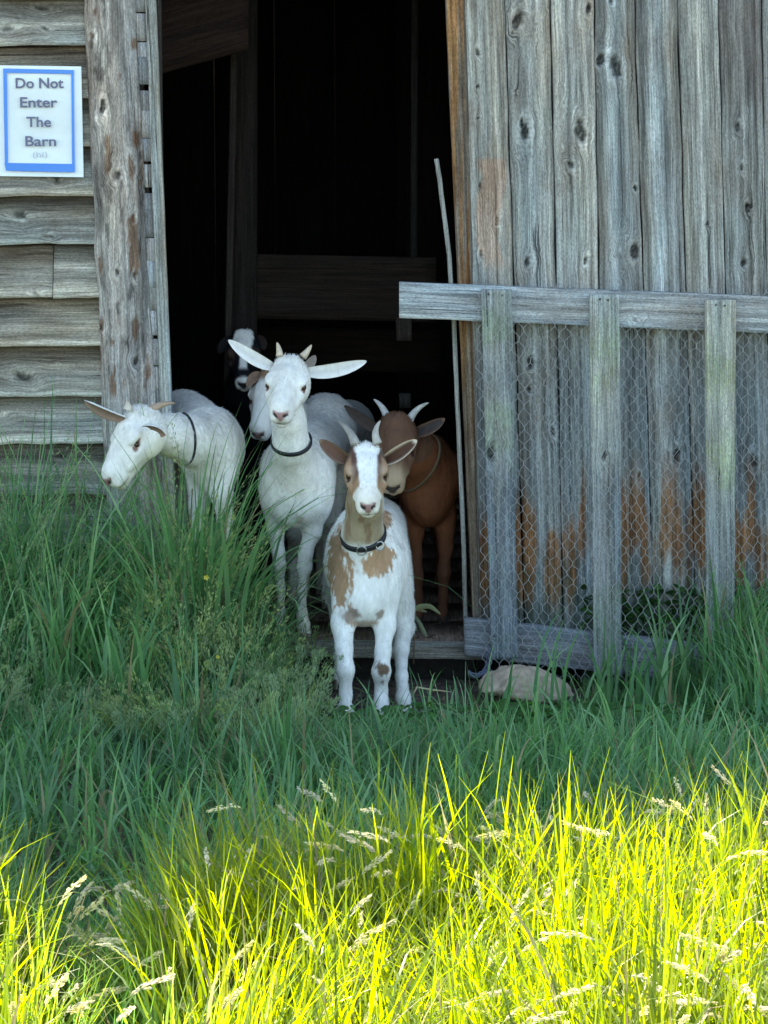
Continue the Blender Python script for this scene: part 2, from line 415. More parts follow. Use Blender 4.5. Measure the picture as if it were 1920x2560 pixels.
for (ya, za, yb, zb) in ((-.50, EAVE - .02, ridge_y, ridge_z), (4.6, EAVE - .02, ridge_y, ridge_z)):
    sk = 1 if ya < 0 else 0
    v = np.array([[XL - .3, ya - sk * 1.0, za], [XR + .3, ya + sk * 1.0, za], [XR + .3, yb, zb], [XL - .3, yb, zb]], float); v2 = v + np.array([0, 0, .05])
    a.add(np.concatenate([v, v2]), np.array([[0, 1, 2, 3], [7, 6, 5, 4], [0, 4, 5, 1], [1, 5, 6, 2], [2, 6, 7, 3], [3, 7, 4, 0]]), (.16, .15, .14), np.concatenate([v, v2])[:, [0, 2, 1]])
for x in (XL, XR - .04):
    v = np.array([[x, .0, EAVE - .02], [x, 4.2, EAVE - .02], [x, ridge_y, ridge_z - .05], [x + .04, .0, EAVE - .02], [x + .04, 4.2, EAVE - .02], [x + .04, ridge_y, ridge_z - .05]])
    a.add(v, np.array([[0, 1, 2, 2], [3, 5, 4, 4]]), (.15, .13, .12)) if False else None
a.build('roof', M_wood, barn)
for x in (XL + .01, XR - .03):
    gv = [(x, .0, EAVE - .05), (x, 4.2, EAVE - .05), (x, ridge_y, ridge_z - .03), (x + .03, .0, EAVE - .05), (x + .03, 4.2, EAVE - .05), (x + .03, ridge_y, ridge_z - .03)]
    mesh_obj('gable', gv, [(0, 2, 1), (3, 4, 5), (0, 3, 5, 2), (1, 2, 5, 4)], M_wood, barn, col=np.full((6, 3), .15), wc=np.array(gv))
# threshold board at the doorway
a = Acc(); board(a, W(560, 1638, -.03), W(560, 1602, -.03), W(1215, 1650, -.03), W(1215, 1612, -.03), .05, nu=8, step=.015, tint=(.25, .235, .20), edge=.002, normal=(0, -1, 0)); a.build('threshold', M_wood, barn)
# inside: loft beam, posts, rails dimly seen
a = Acc()
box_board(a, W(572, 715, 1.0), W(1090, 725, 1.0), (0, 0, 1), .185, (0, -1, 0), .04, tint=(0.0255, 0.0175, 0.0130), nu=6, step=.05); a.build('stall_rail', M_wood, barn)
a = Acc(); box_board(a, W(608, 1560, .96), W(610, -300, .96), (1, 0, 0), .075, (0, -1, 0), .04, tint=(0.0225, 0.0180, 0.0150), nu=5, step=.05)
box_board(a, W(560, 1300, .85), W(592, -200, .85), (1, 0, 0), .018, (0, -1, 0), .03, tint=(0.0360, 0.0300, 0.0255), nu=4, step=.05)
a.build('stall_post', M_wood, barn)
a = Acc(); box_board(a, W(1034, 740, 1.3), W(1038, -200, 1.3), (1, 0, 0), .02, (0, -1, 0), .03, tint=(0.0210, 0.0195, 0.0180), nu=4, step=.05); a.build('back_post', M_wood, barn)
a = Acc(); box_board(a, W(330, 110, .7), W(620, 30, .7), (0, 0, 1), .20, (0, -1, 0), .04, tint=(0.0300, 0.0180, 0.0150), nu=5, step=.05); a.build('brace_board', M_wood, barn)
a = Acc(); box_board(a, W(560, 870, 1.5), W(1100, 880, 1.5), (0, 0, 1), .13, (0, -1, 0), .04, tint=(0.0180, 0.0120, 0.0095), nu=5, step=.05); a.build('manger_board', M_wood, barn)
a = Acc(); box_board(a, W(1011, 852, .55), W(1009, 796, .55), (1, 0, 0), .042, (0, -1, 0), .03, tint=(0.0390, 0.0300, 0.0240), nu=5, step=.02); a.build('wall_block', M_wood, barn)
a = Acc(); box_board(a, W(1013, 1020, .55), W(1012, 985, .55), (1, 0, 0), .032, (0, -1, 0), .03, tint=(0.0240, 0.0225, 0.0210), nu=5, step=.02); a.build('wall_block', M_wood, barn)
# unseen pipe added above the roof to cast a wedge shadow on the grass
PX_, PY_ = -1.09, .0
def tube0(x, y, z0, z1, r0, r1, n=20):
    v = []; f = []
    for z, r in ((z0, r0), (z1, r1)):
        for k in range(n): an = 2 * math.pi * k / n; v.append((x + math.cos(an) * r, y + math.sin(an) * r, z))
    for k in range(n): f.append((k, (k + 1) % n, n + (k + 1) % n, n + k))
    f.append(tuple(range(n - 1, -1, -1))); f.append(tuple(range(n, 2 * n))); return np.array(v), f
v, f = tube0(PX_, PY_, 2.9, 4.3, .085, .06); mesh_obj('shadow_pipe', v, f, M_metal, barn, col=np.full((len(v), 3), .12))

# ================================================================ THE GATE
gate = empty('gate', W(1220, 1640, -.10), label='homemade picket gate with chicken wire, propped open against plank wall', cat='gate')
a = Acc()
def X0(U, Vv): return -.0 * U
board(a, W(998, 795, -.085), W(998, 706, -.085), W(2320, 850, -.085), W(2320, 756, -.085), .028, nu=16, step=.01, tint=(.34, .37, .385), edge=.0015, band=.2, knots=[(W(1590, 800, -.085), .006)], stains=lambda P, c: c * (1 + .22 * (fbm(P * 14) - .5)[..., None]), normal=(0, -1, 0))
a.build('top_rail', M_wood, gate)
a = Acc()
board(a, W(1162, 1640, -.085), W(1160, 1546, -.085), W(2320, 1775, -.085), W(2320, 1670, -.085), .028, nu=14, step=.012, tint=(.20, .215, .235), edge=.002, normal=(0, -1, 0))
a.build('bottom_rail', M_wood, gate)
pick = [((1228, 1648), (1294, 1648), (1203, 724), (1280, 724), (.30, .32, .30), [(W(1226, 1130, -.11), .011)]),
        ((1486, 1690), (1556, 1690), (1474, 737), (1548, 737), (.37, .38, .34), [(W(1510, 1140, -.11), .006)]),
        ((1766, 1725), (1836, 1725), (1764, 750), (1840, 750), (.40, .41, .355), []),
        ((2046, 1750), (2118, 1750), (2050, 760), (2122, 760), (.36, .37, .33), [])]
for i, (p0, p1, p2, p3, tc, kn) in enumerate(pick):
    a = Acc()
    def stg(P, c):
        z = P[..., 2]; n1 = fbm(P * 9 + i * 7, 3)
        d = sstep(.95, .45, z + .5 * (n1 - .5))[..., None]
        c = c * (1 - d * np.array([.42, .38, .28]))
        l = sstep(.55, .7, n1)[..., None]; return c * (1 - l * np.array([.12, .04, .2]))
    board(a, W(*p0, -.118), W(*p1, -.118), W(*p2, -.118), W(*p3, -.118), .022, nu=14, step=.01, tint=tc, knots=kn, edge=.0012, band=.15, stains=stg, rough=.0012)
    a.build('picket', M_wood, gate)
# chicken wire, stapled over the front
def hexwire():
    pts = []; segs = []; key = {}
    pw = .0275; ph = .030           # cell pitch across / down
    P0 = W(1216, 1650, -.145); P1 = W(1200, 738, -.145)
    zt, zb = 1.125, .135
    x0, x1 = .235, 1.25
    def node(i, j, s):
        k = (i, j, s)
        if k not in key:
            x = x0 + (i + (.5 if j % 2 else 0)) * pw; z = zb + j * ph * .75 + (ph * .25 if s else 0)
            wob = (fbm(np.array([x * 7, z * 7, 1.0])) - .5) * .030; wob2 = (fbm(np.array([x * 7, z * 7, 9.0])) - .5) * .034
            j1 = rng.normal(0, .0011, 2)
            sag = -.025 * (x - x0)
            y = -.143 + (fbm(np.array([x * 9, z * 6, 3.0])) - .5) * .012 - .004
            key[k] = len(pts); pts.append((x + wob + j1[0], y, z + wob2 + j1[1] + sag))
        return key[k]
    ni = int((x1 - x0) / pw); nj = int((zt - zb) / (ph * .75))
    for j in range(nj):
        for i in range(ni):
            A_ = node(i, j, 0); B_ = node(i, j, 1)
            segs.append((A_, B_, 1.5))
            if j + 1 < nj:
                o = 0 if j % 2 else -1
                segs.append((B_, node(i + o, j + 1, 0), 1.0)) if i + o >= 0 else None
                segs.append((B_, node(i + o + 1, j + 1, 0), 1.0)) if i + o + 1 < ni else None
    pts = np.array(pts); v = []; f = []
    for (p, q, th) in segs:
        A_, B_ = pts[p], pts[q]; d = nrm(B_ - A_); s = nrm(np.cross(d, [0, 1, 0])); t_ = np.cross(d, s); r = .00058 * th; b0 = len(v)
        for e in (A_, B_):
            for k in range(4):
                an = k * math.pi / 2; v.append(e + (s * math.cos(an) + t_ * math.sin(an)) * r)
        for k in range(4): f.append((b0 + k, b0 + (k + 1) % 4, b0 + 4 + (k + 1) % 4, b0 + 4 + k))
    v = np.array(v); return v, np.array(f)
v, f = hexwire()
mesh_obj('chicken_wire', v, f, M_metal, gate, col=np.full((len(v), 3), .32) * np.array([.97, 1, 1.0]))
# nails / staples
def ico(c, r, sub=1, sq=(1, 1, 1)):
    import bmesh
    bm = bmesh.new(); bmesh.ops.create_icosphere(bm, subdivisions=sub, radius=1)
    v = np.array([x.co for x in bm.verts]) * np.array(sq) * r + np.array(c); f = np.array([[y.index for y in x.verts] for x in bm.faces]); bm.free(); return v, f
nv_, nf_ = [], []; n0 = 0
for (x, y) in [(1222, 735), (1255, 738), (1500, 748), (1520, 750), (1790, 762), (1812, 764), (1236, 1590), (1510, 1630), (1255, 1600)]:
    v, f = ico(W(x, y, -.1195), .0032, 1, (1, .4, 1)); mesh_obj('nail', v, f, M_metal, gate, col=np.full((len(v), 3), .05))

def tube(path, radii, ns=8, caps=True):
    path = np.asarray(path, float); radii = np.broadcast_to(radii, (len(path),)); v = []; f = []
    tg = np.gradient(path, axis=0); up = np.array([.13, .21, .97]); s = nrm(np.cross(tg[0], up))
    for i, p in enumerate(path):
        d = nrm(tg[i]); s = nrm(s - d * (s @ d)); t_ = np.cross(d, s)
        for k in range(ns):
            an = 2 * math.pi * k / ns; v.append(p + (s * math.cos(an) + t_ * math.sin(an)) * radii[i])
    n = len(path)
    for i in range(n - 1):
        for k in range(ns): f.append((i * ns + k, i * ns + (k + 1) % ns, (i + 1) * ns + (k + 1) % ns, (i + 1) * ns + k))
    if caps: f.append(tuple(range(ns - 1, -1, -1))); f.append(tuple((n - 1) * ns + k for k in range(ns)))
    return np.array(v), f

# pole leaning in the doorway beside the jamb
pp = [W(1092, 396, .0), W(1108, 520, .0), W(1123, 640, .0), W(1133, 780, .0), W(1143, 1000, .0), W(1152, 1200, .005), W(1160, 1400, .01), W(1166, 1600, .03)]
pp = np.array(pp); pp = np.concatenate([np.linspace(pp[i], pp[i + 1], 8, endpoint=False) for i in range(len(pp) - 1)] + [pp[-1:]])
pp += (np.stack([fbm(np.stack([pp[:, 2] * 9, 0 * pp[:, 2], 0 * pp[:, 2] + k], -1)) for k in range(3)], -1) - .5) * .004
v, f = tube(pp, .0058, 8)
o = mesh_obj('pole', v, f, M_wood, None, col=np.full((len(v), 3), .33) * np.array([1, 1.02, .95]), wc=v[:, [0, 2, 1]], smooth=True)
tag(o, 'thin bleached pole leaning upright in the doorway beside right jamb', 'pole')

# ================================================================ SIGN
def solid(name, x0, x1, y0, y1, Y, th, mat, parent, c, curl=0):
    A_ = [W(x0, y1, Y), W(x1, y1, Y), W(x1, y0, Y), W(x0, y0, Y)]
    v = np.array(A_ + [q + np.array([0, th, 0]) for q in A_])
    return mesh_obj(name, v, [(0, 1, 2, 3), (7, 6, 5, 4), (0, 4, 5, 1), (1, 5, 6, 2), (2, 6, 7, 3), (3, 7, 4, 0)], mat, parent, col=np.full((8, 3), 1.) * np.array(c))
sign = empty('sign', W(98, 440, -.034), label='laminated white paper sign with blue border reading Do Not Enter The Barn', cat='sign')
M_lam = col_mat('laminated_paper', rough=.22, nscale=14, namp=.05, bump=.15, spec=.5, bd=.004)
# paper sheet with slight buckle
nx, ny = 24, 32
us, vs_ = np.meshgrid(np.linspace(0, 1, nx), np.linspace(0, 1, ny))
sv = []
for vv in np.linspace(0, 1, ny):
    for uu in np.linspace(0, 1, nx):
        x = -14 + uu * (203 + 6 * vv + 14); y = 163 + 277 * vv + uu * 3
        yy = -.034 - .004 * math.sin(uu * 3.1) * math.sin(vv * 5 + 1) - .006 * max(0, uu - .9) * 10 * (1 - vv)
        sv.append(W(x, y, yy))
sv = np.array(sv); ii = np.arange(nx * ny).reshape(ny, nx)
sf = np.stack([ii[1:, :-1], ii[1:, 1:], ii[:-1, 1:], ii[:-1, :-1]], -1).reshape(-1, 4)
sheet = mesh_obj('sheet', np.concatenate([sv, sv + np.array([0, .0012, 0])]), np.concatenate([sf, sf[:, ::-1] + len(sv)]), M_lam, sign, col=np.full((2 * len(sv), 3), 1.) * np.array([.78, .89, .92]), smooth=True)
SY = -.0415
acf = []
BL = (.015, .24, .80)
for nm, (x0, x1, y0, y1) in {'a': (8, 186, 172, 184), 'b': (12, 188, 407, 428)}.items(): acf.append((x0, x1, y0, y1))
def frame_quads():
    vs2 = []; fs = []
    Q = [((8, 171), (184, 175), (184, 185), (8, 182)), ((11, 407), (187, 410), (187, 431), (15, 427)), ((8, 182), (17, 182), (20, 407), (12, 407)), ((178, 185), (184, 185), (187, 410), (180, 410))]
    for q in Q:
        b0 = len(vs2); p = [W(x, y, SY) for x, y in q]; vs2 += p + [k + np.array([0, .0008, 0]) for k in p]
        fs += [(b0 + 3, b0 + 2, b0 + 1, b0), (b0 + 4, b0 + 5, b0 + 6, b0 + 7), (b0, b0 + 1, b0 + 5, b0 + 4), (b0 + 1, b0 + 2, b0 + 6, b0 + 5), (b0 + 2, b0 + 3, b0 + 7, b0 + 6), (b0 + 3, b0, b0 + 4, b0 + 7)]
    return np.array(vs2), fs
v, f = frame_quads()
mesh_obj('border', v, f, M_lam, sign, col=np.full((len(v), 3), 1.) * np.array(BL))
def text(s, x, y, hpx, Y, mat, parent, name='lettering', wpx=None, bold=.0):
    cu = bpy.data.curves.new('t', 'FONT'); cu.body = s; cu.align_x = 'CENTER'; cu.size = 1; cu.offset = bold; cu.extrude = .004; cu.resolution_u = 3
    o = bpy.data.objects.new('t', cu); COL.objects.link(o); bpy.context.view_layer.update()
    me = bpy.data.meshes.new_from_object(o.evaluated_get(bpy.context.evaluated_depsgraph_get()))
    bpy.data.objects.remove(o)
    co = np.array([q.co for q in me.vertices]); fs = [tuple(p.vertices) for p in me.polygons]
    wx = co[:, 0].max() - co[:, 0].min(); cx = (co[:, 0].max() + co[:, 0].min()) / 2
    s_ = hpx / .72; sx = (wpx / wx) if wpx else s_
    cen = W(x, y, Y)
    k = 1 / SC(Y)
    vv = np.stack([cen[0] + (co[:, 0] - cx) * sx * k, cen[1] - co[:, 2] * .05, cen[2] + (co[:, 1]) * s_ * k * 1.01], -1)
    vv[:, 0] += (cen[2] - vv[:, 2]) * .04 * 0
    return mesh_obj(name, vv, fs, mat, parent)
M_txt, _t, _b = newmat('print_ink'); _b.inputs['Base Color'].default_value = (.13, .14, .24, 1); _b.inputs['Roughness'].default_value = .5
M_txt2, _t, _b = newmat('faint_ink'); _b.inputs['Base Color'].default_value = (.50, .56, .60, 1); _b.inputs['Roughness'].default_value = .5
text('Do Not', 99, 220, 25, SY, M_txt, sign, wpx=118, bold=.018)
text('Enter', 97, 268, 25, SY, M_txt, sign, wpx=92, bold=.018)
text('The', 97, 317, 25, SY, M_txt, sign, wpx=61, bold=.018)
text('Barn', 102, 365, 25, SY, M_txt, sign, wpx=76, bold=.018)
text('(hi)', 100, 393, 14, SY, M_txt2, sign, wpx=36)

# ================================================================ ground
def ground_z(x, y):
    x = np.asarray(x, float); y = np.asarray(y, float)
    z = GZ + .02 * (fbm(np.stack([x * 3, y * 3, 0 * x], -1), 3) - .5) + 0.0 * y
    z = z + .03 * sstep(-.2, -.9, x) * sstep(-.2, -.6, y)
    far = np.sqrt(x * x + (y + 1) ** 2)
    z = z - sstep(0.02, .16, y) * .16
    return z
M_dirt, t, b = newmat('trodden_soil')
tc = N(t, 'ShaderNodeTexCoord').outputs['Object']
n1 = noise(t, tc, 9, 8, .7); n2 = noise(t, tc, 60, 5, .65); n3 = noise(t, tc, 240, 3, .6)
cc = ramp(t, n1, [(.3, (.05, .037, .030)), (.5, (.10, .074, .06)), (.7, (.17, .13, .105))])
cc = vmath(t, 'MULTIPLY', cc, ramp(t, n2, [(.3, .55), (.7, 1.5)])); cc = vmath(t, 'MULTIPLY', cc, ramp(t, n3, [(.35, .7), (.7, 1.5)]))
t.links.new(cc, b.inputs['Base Color']); b.inputs['Roughness'].default_value = .95
bp = N(t, 'ShaderNodeBump'); bp.inputs['Strength'].default_value = .9; bp.inputs['Distance'].default_value = .012
t.links.new(fmath(t, 'ADD', n2, fmath(t, 'MULTIPLY', n3, .5)), bp.inputs['Height']); t.links.new(bp.outputs[0], b.inputs['Normal'])
gx = np.unique(np.concatenate([-np.geomspace(3, 900, 14)[::-1], np.linspace(-3, 3, 200), np.geomspace(3, 900, 14)]))
gy = np.unique(np.concatenate([-np.geomspace(4.5, 900, 14)[::-1], np.linspace(-4.5, .3, 160), np.geomspace(.5, 900, 14)]))
GX, GY = np.meshgrid(gx, gy); gzv = ground_z(GX, GY)
gv = np.stack([GX, GY, gzv], -1).reshape(-1, 3); gi = np.arange(len(gv)).reshape(GX.shape)
gf = np.stack([gi[:-1, :-1], gi[:-1, 1:], gi[1:, 1:], gi[1:, :-1]], -1).reshape(-1, 4)
tag(mesh_obj('ground', gv, gf, M_dirt, smooth=True), kind='structure')

# ================================================================ GOATS (implicit surfaces)
class Goat:
    def __init__(s, name, label, group=None):
        s.pr = []; s.name = name; s.label = label; s.paint = []; s.heads = []; s.parts = []; s.sub = []; s.group = group
    def P(s, p): return W(p[0], p[1], p[2])
    def cone(s, p, q, k=.02):
        s.pr.append(('c', W(*p[:3]), p[3] / SC(p[2]), W(*q[:3]), q[3] / SC(q[2]), k))
    def chain(s, pts, k=.02):
        for i in range(len(pts) - 1): s.cone(pts[i], pts[i + 1], k)
    def ell(s, p, rad, k=.03, rot=None):
        c = W(*p) if len(p) == 3 else p
        s.pr.append(('e', c, np.asarray(rad, float), np.eye(3) if rot is None else rot, k))
    def lell(s, c, rot, rad, k=.012, sub=False):
        (s.sub if sub else s.pr).append(('e', c, np.asarray(rad, float), rot, k))
    def dist(s, pr, X):
        if pr[0] == 'c':
            _, a, ra, b, rb, k = pr; ba = b - a; L2 = ba @ ba; pa = X - a
            h = np.clip(pa @ ba / L2, 0, 1); return np.linalg.norm(pa - h[..., None] * ba, axis=-1) - (ra + (rb - ra) * h)
        _, c, rad, rot, k = pr; q = (X - c) @ rot.T       # rows of rot = local axes
        k0 = np.linalg.norm(q / rad, axis=-1); k1 = np.linalg.norm(q / rad ** 2, axis=-1) + 1e-9
        return k0 * (k0 - 1) / k1
    def F(s, X):
        d = np.full(X.shape[:-1], 9.)
        for pr in s.pr:
            k = pr[-1]; e = s.dist(pr, X); h = np.maximum(k - np.abs(d - e), 0) / k; d = np.minimum(d, e) - h * h * k * .25
        for pr in s.sub:
            k = pr[-1]; e = -s.dist(pr, X); h = np.maximum(k - np.abs(d - e), 0) / k; d = np.maximum(d, e) + h * h * k * .25
        return d
    def head(s, at, fwd, up, sc=1.0, eye=.0085):
        """at: px,py,Y between the eyes; fwd along the nose, up = normal of the forehead"""
        c = W(*at); f = nrm(fwd); u = nrm(up - f * (up @ f)); sd = np.cross(f, u)
        rot = np.array([sd, f, u]); H = lambda x, y, z: c + (sd * x + f * y + u * z) * sc
        s.H = H; s.rot = rot; s.hc = c; s.hs = sc
        E = lambda x, y, z, r, k=.014, sub=False: s.lell(H(x, y, z), rot, np.array(r) * sc, k * sc, sub)
        def C(p, ra, q, rb, k=.02): s.pr.append(('c', H(*p), ra * sc, H(*q), rb * sc, k * sc))
        E(0, -.030, -.010, (.046, .050, .043))
        E(0, -.008, .002, (.043, .046, .034), .02)
        E(0, -.044, .022, (.030, .020, .020), .018)
        C((0, .005, .000), .036, (0, .090, -.006), .0235)
        C((0, .0, .012), .026, (0, .088, .002), .0175)
        E(0, .096, -.015, (.0265, .022, .0250), .014)
        C((0, -.02, -.028), .037, (0, .086, -.030), .0175)
        for q in (-1, 1):
            E(q * .026, -.010, -.026, (.022, .038, .032), .02)
            E(q * .0385, .010, .0175, (.0125, .022, .0085), .008)
            E(q * .0385, .028, -.006, (.010, .020, .009), .010)
            E(q * .0125, .108, -.018, (.0125, .012, .013), .006)
            E(q * .028, .045, -.014, (.010, .03, .012), .015)
        E(0, .1125, -.006, (.0135, .008, .010), .005)
        E(0, .100, -.0395, (.0155, .014, .0105), .006)
        for q in (-1, 1):
            E(q * .0500, .022, .0055, (.010, .014, .0065), .005, True)
            E(q * .0115, .1205, -.003, (.0050, .006, .0032), .003, True)
        E(0, .116, -.031, (.024, .022, .0016), .003, True)
        for q in (-1, 1):
            ec = H(q * .0400, .021, .0055); r = eye * sc; s.eye = eye
            v, fc = ico((0, 0, 0), 1, 3)
            v = (v * r) @ rot + ec
            s.parts.append(('eye', v, fc, M_eye, None, None, True))
        return s
    def loc(s, X): q = (X - s.hc) @ s.rot.T / s.hs; return q[..., 0], q[..., 1], q[..., 2]
    def horn(s, pts, r0, col=(.42, .36, .28), tip=(.30, .26, .2)):
        p = [W(*q) for q in pts]; n = 22; t = np.linspace(0, 1, n)[:, None]
        if len(p) == 3: path = (1 - t) ** 2 * p[0] + 2 * t * (1 - t) * p[1] + t * t * p[2]
        else: path = (1 - t) * p[0] + t * p[1]
        tt = t[:, 0]; rad = r0 * (1 - tt) ** .62 * (1 + .05 * np.sin(tt * 55)) + .0009
        v, f = tube(path, rad, 10); c = np.repeat((1 - tt)[:, None] * np.array(col) + tt[:, None] * np.array(tip), 10, 0)
        s.parts.append(('horn', v, f, M_horn, c, None, True)); return s
    def ear(s, base, mid, tip, width, open_n, inner=(.6, .5, .45), outer=(.7, .7, .68), rim=None, cup=.5, fold=0):
        a_, m_, b_ = W(*base), W(*mid), W(*tip); n = 22; k = 11
        t = np.linspace(0, 1, n); path = ((1 - t) ** 2)[:, None] * a_ + (2 * t * (1 - t))[:, None] * m_ + (t * t)[:, None] * b_
        tg = np.gradient(path, axis=0); wv = width * (np.sin(np.pi * np.clip(t * .80 + .14, 0, 1)) ** .6) * np.sqrt(np.clip(1 - ((t - .55) / .452) ** 4 * (t > .55), 0, 1)) + .0012
        wv[-1] = .002
        v = []; c = []; o_n = nrm(open_n)
        for layer in (0, 1):
            for i in range(n):
                d = nrm(tg[i]); nn = nrm(o_n - d * (o_n @ d)); sdv = np.cross(d, nn)
                for j in range(k):
                    x = -1 + 2 * j / (k - 1)
                    ang = x * cup * 1.5
                    rr = wv[i] / max(cup * 1.5, .05)
                    q = path[i] + sdv * (math.sin(ang) * rr) + nn * ((1 - math.cos(ang)) * rr)
                    th = .0045 * (1 - abs(x) ** 3) * min(1, (1 - t[i]) * 4 + .2)
                    q = q + nn * (th * .3 if layer == 0 else -th)
                    v.append(q)
                    if layer == 0:
                        rm = min(1, max(0, max(abs(x), (t[i] - .75) * 4) - .55) / .3) if rim is not None else 0
                        cc = np.array(inner) * (.75 + .25 * abs(x)) if rim is None else np.array(inner) * (1 - rm) + np.array(rim) * rm
                        c.append(cc)
                    else: c.append(np.array(outer))
        v = np.array(v); I = np.arange(2 * n * k).reshape(2, n, k); f = []
        q0 = np.stack([I[0, :-1, :-1], I[0, 1:, :-1], I[0, 1:, 1:], I[0, :-1, 1:]], -1).reshape(-1, 4); q1 = np.stack([I[1, :-1, :-1], I[1, :-1, 1:], I[1, 1:, 1:], I[1, 1:, :-1]], -1).reshape(-1, 4)
        f = [q0, q1]
        for e0, e1 in ((I[0, :, 0], I[1, :, 0]), (I[0, :, -1], I[1, :, -1]), (I[0, -1, :], I[1, -1, :]), (I[0, 0, :], I[1, 0, :])): f.append(np.stack([e0[:-1], e0[1:], e1[1:], e1[:-1]], -1))
        s.parts.append(('ear', v, np.concatenate(f), M_fur, np.array(c), None, True)); return s
    def collar(s, center, n, width=.016, mat=None, th=.003, tagc=None, name='collar'):
        c = W(*center); n = nrm(n); e1 = nrm(np.cross(n, [0, 1, .2])); e2 = np.cross(n, e1); K = 56; v = []
        rr = np.linspace(.015, .13, 90)
        for i in range(K):
            an = 2 * math.pi * i / K; d = e1 * math.cos(an) + e2 * math.sin(an); X = c + rr[:, None] * d; fv = s.F(X); j = np.argmax(fv > 0); r = rr[j] if fv[j] > 0 else .06
            v.append((d, r))
        rad = np.array([q[1] for q in v]); rad = (np.roll(rad, 1) + rad + np.roll(rad, -1)) / 3; vv = []
        for i in range(K):
            d = v[i][0]
            for (o, h) in ((-.001, -.5), (th, -.42), (th, .42), (-.001, .5)): vv.append(c + d * (rad[i] + o) + n * (h * width))
        ff = []
        for i in range(K):
            for k in range(4):
                a0, b0 = i * 4, ((i + 1) % K) * 4; ff.append((a0 + k, a0 + (k + 1) % 4, b0 + (k + 1) % 4, b0 + k))
        s.parts.append((name, np.array(vv), ff, mat or M_coll, None, None, True))
        s.ringpos = lambda an: c + (e1 * math.cos(an) + e2 * math.sin(an)) * (rad[int(an / (2 * math.pi) * K) % K] + th)
        return s
    def hoof(s, p, r, c=(.20, .17, .14)):
        P_ = W(*p); r = r / SC(p[2]); v = []; f = []
        for q in (-1, 1):
            b0 = len(v); rings = [(.0, .75), (-.012, .9), (-.024, 1.02)]
            for dz, k in rings:
                for j in range(8):
                    an = j * math.pi / 4; v.append(P_ + np.array([q * r * .48 + math.cos(an) * r * .5 * k, -.004 + math.sin(an) * r * 1.0 * k - (0.004 if dz < -.02 else 0), dz + .006]))
            for a_ in range(2):
                for j in range(8): f.append((b0 + a_ * 8 + j, b0 + a_ * 8 + (j + 1) % 8, b0 + a_ * 8 + 8 + (j + 1) % 8, b0 + a_ * 8 + 8 + j))
            f.append(tuple(b0 + 16 + j for j in range(8)))
        s.parts.append(('hoof', np.array(v), f, M_horn, np.full((len(v), 3), 1.) * np.array(c), None, False)); return s
    def leg(s, pts, k=.014, hc=(.20, .17, .14)):
        s.chain(pts, k); s.hoof((pts[-1][0], pts[-1][1] + 2, pts[-1][2]), pts[-1][3], hc)
    def build(s, color, h=.0045, hair=9000, hlen=.009):
        lo = np.full(3, 9.); hi = np.full(3, -9.)
        for pr in s.pr:
            if pr[0] == 'c':
                for c, r in ((pr[1], pr[2]), (pr[3], pr[4])): lo = np.minimum(lo, c - r); hi = np.maximum(hi, c + r)
            else: r = pr[2].max(); lo = np.minimum(lo, pr[1] - r); hi = np.maximum(hi, pr[1] + r)
        lo -= 3 * h; hi += 3 * h; n = np.ceil((hi - lo) / h).astype(int) + 1
        D = np.full(n, 9., np.float32)
        def box(pr):
            if pr[0] == 'c': l = np.minimum(pr[1] - pr[2], pr[3] - pr[4]); g = np.maximum(pr[1] + pr[2], pr[3] + pr[4])
            else: l = pr[1] - pr[2].max(); g = pr[1] + pr[2].max()
            m = pr[-1] + 3 * h
            i0 = np.clip(((l - m - lo) / h).astype(int), 0, n); i1 = np.clip(((g + m - lo) / h).astype(int) + 2, 0, n); return i0, i1
        for lst, sg in ((s.pr, 1), (s.sub, -1)):
            for pr in lst:
                i0, i1 = box(pr); ax = [lo[q] + h * np.arange(i0[q], i1[q]) for q in range(3)]
                X = np.stack(np.meshgrid(*ax, indexing='ij'), -1); e = s.dist(pr, X); sl_ = tuple(slice(i0[q], i1[q]) for q in range(3)); d = D[sl_]; k = pr[-1]
                if sg > 0: hh = np.maximum(k - np.abs(d - e), 0) / k; D[sl_] = np.minimum(d, e) - hh * hh * k * .25
                else: e = -e; hh = np.maximum(k - np.abs(d - e), 0) / k; D[sl_] = np.maximum(d, e) + hh * hh * k * .25
        v, f = nets(D, lo, h)
        # normals by gradient of the field
        ep = .003; g = np.stack([s.F(v + ep * np.eye(3)[q]) - s.F(v - ep * np.eye(3)[q]) for q in range(3)], -1); g /= np.linalg.norm(g, axis=-1, keepdims=True) + 1e-9
        bump = (fbm(v * np.array([75, 75, 38]), 2) - .5) * .0034 + (fbm(v * 13 + 5, 2) - .5) * .012
        if hasattr(s, 'hc'):
            hd = np.linalg.norm(v - s.hc, axis=-1); bump = bump * sstep(.08, .20, hd)
        v = v + g * bump[:, None] * sstep(.14, .45, v[:, 2])[:, None]
        c = color(s, v, g)
        cl = fbm(v * np.array([48, 48, 22]), 3); lowd = sstep(.42, .18, v[:, 2] + .12 * (cl - .5))[:, None]; c = c * (1 + .34 * (cl - .5))[:, None]
        c = c * (1 - lowd * .12 * np.array([.35, .5, .75]))
        root = empty(s.name, (*W(s.foot[0], s.foot[1], s.foot[2]),), label=s.label, cat='goat', group=s.group)
        mesh_obj('body', v, f, M_fur, root, col=c, smooth=True)
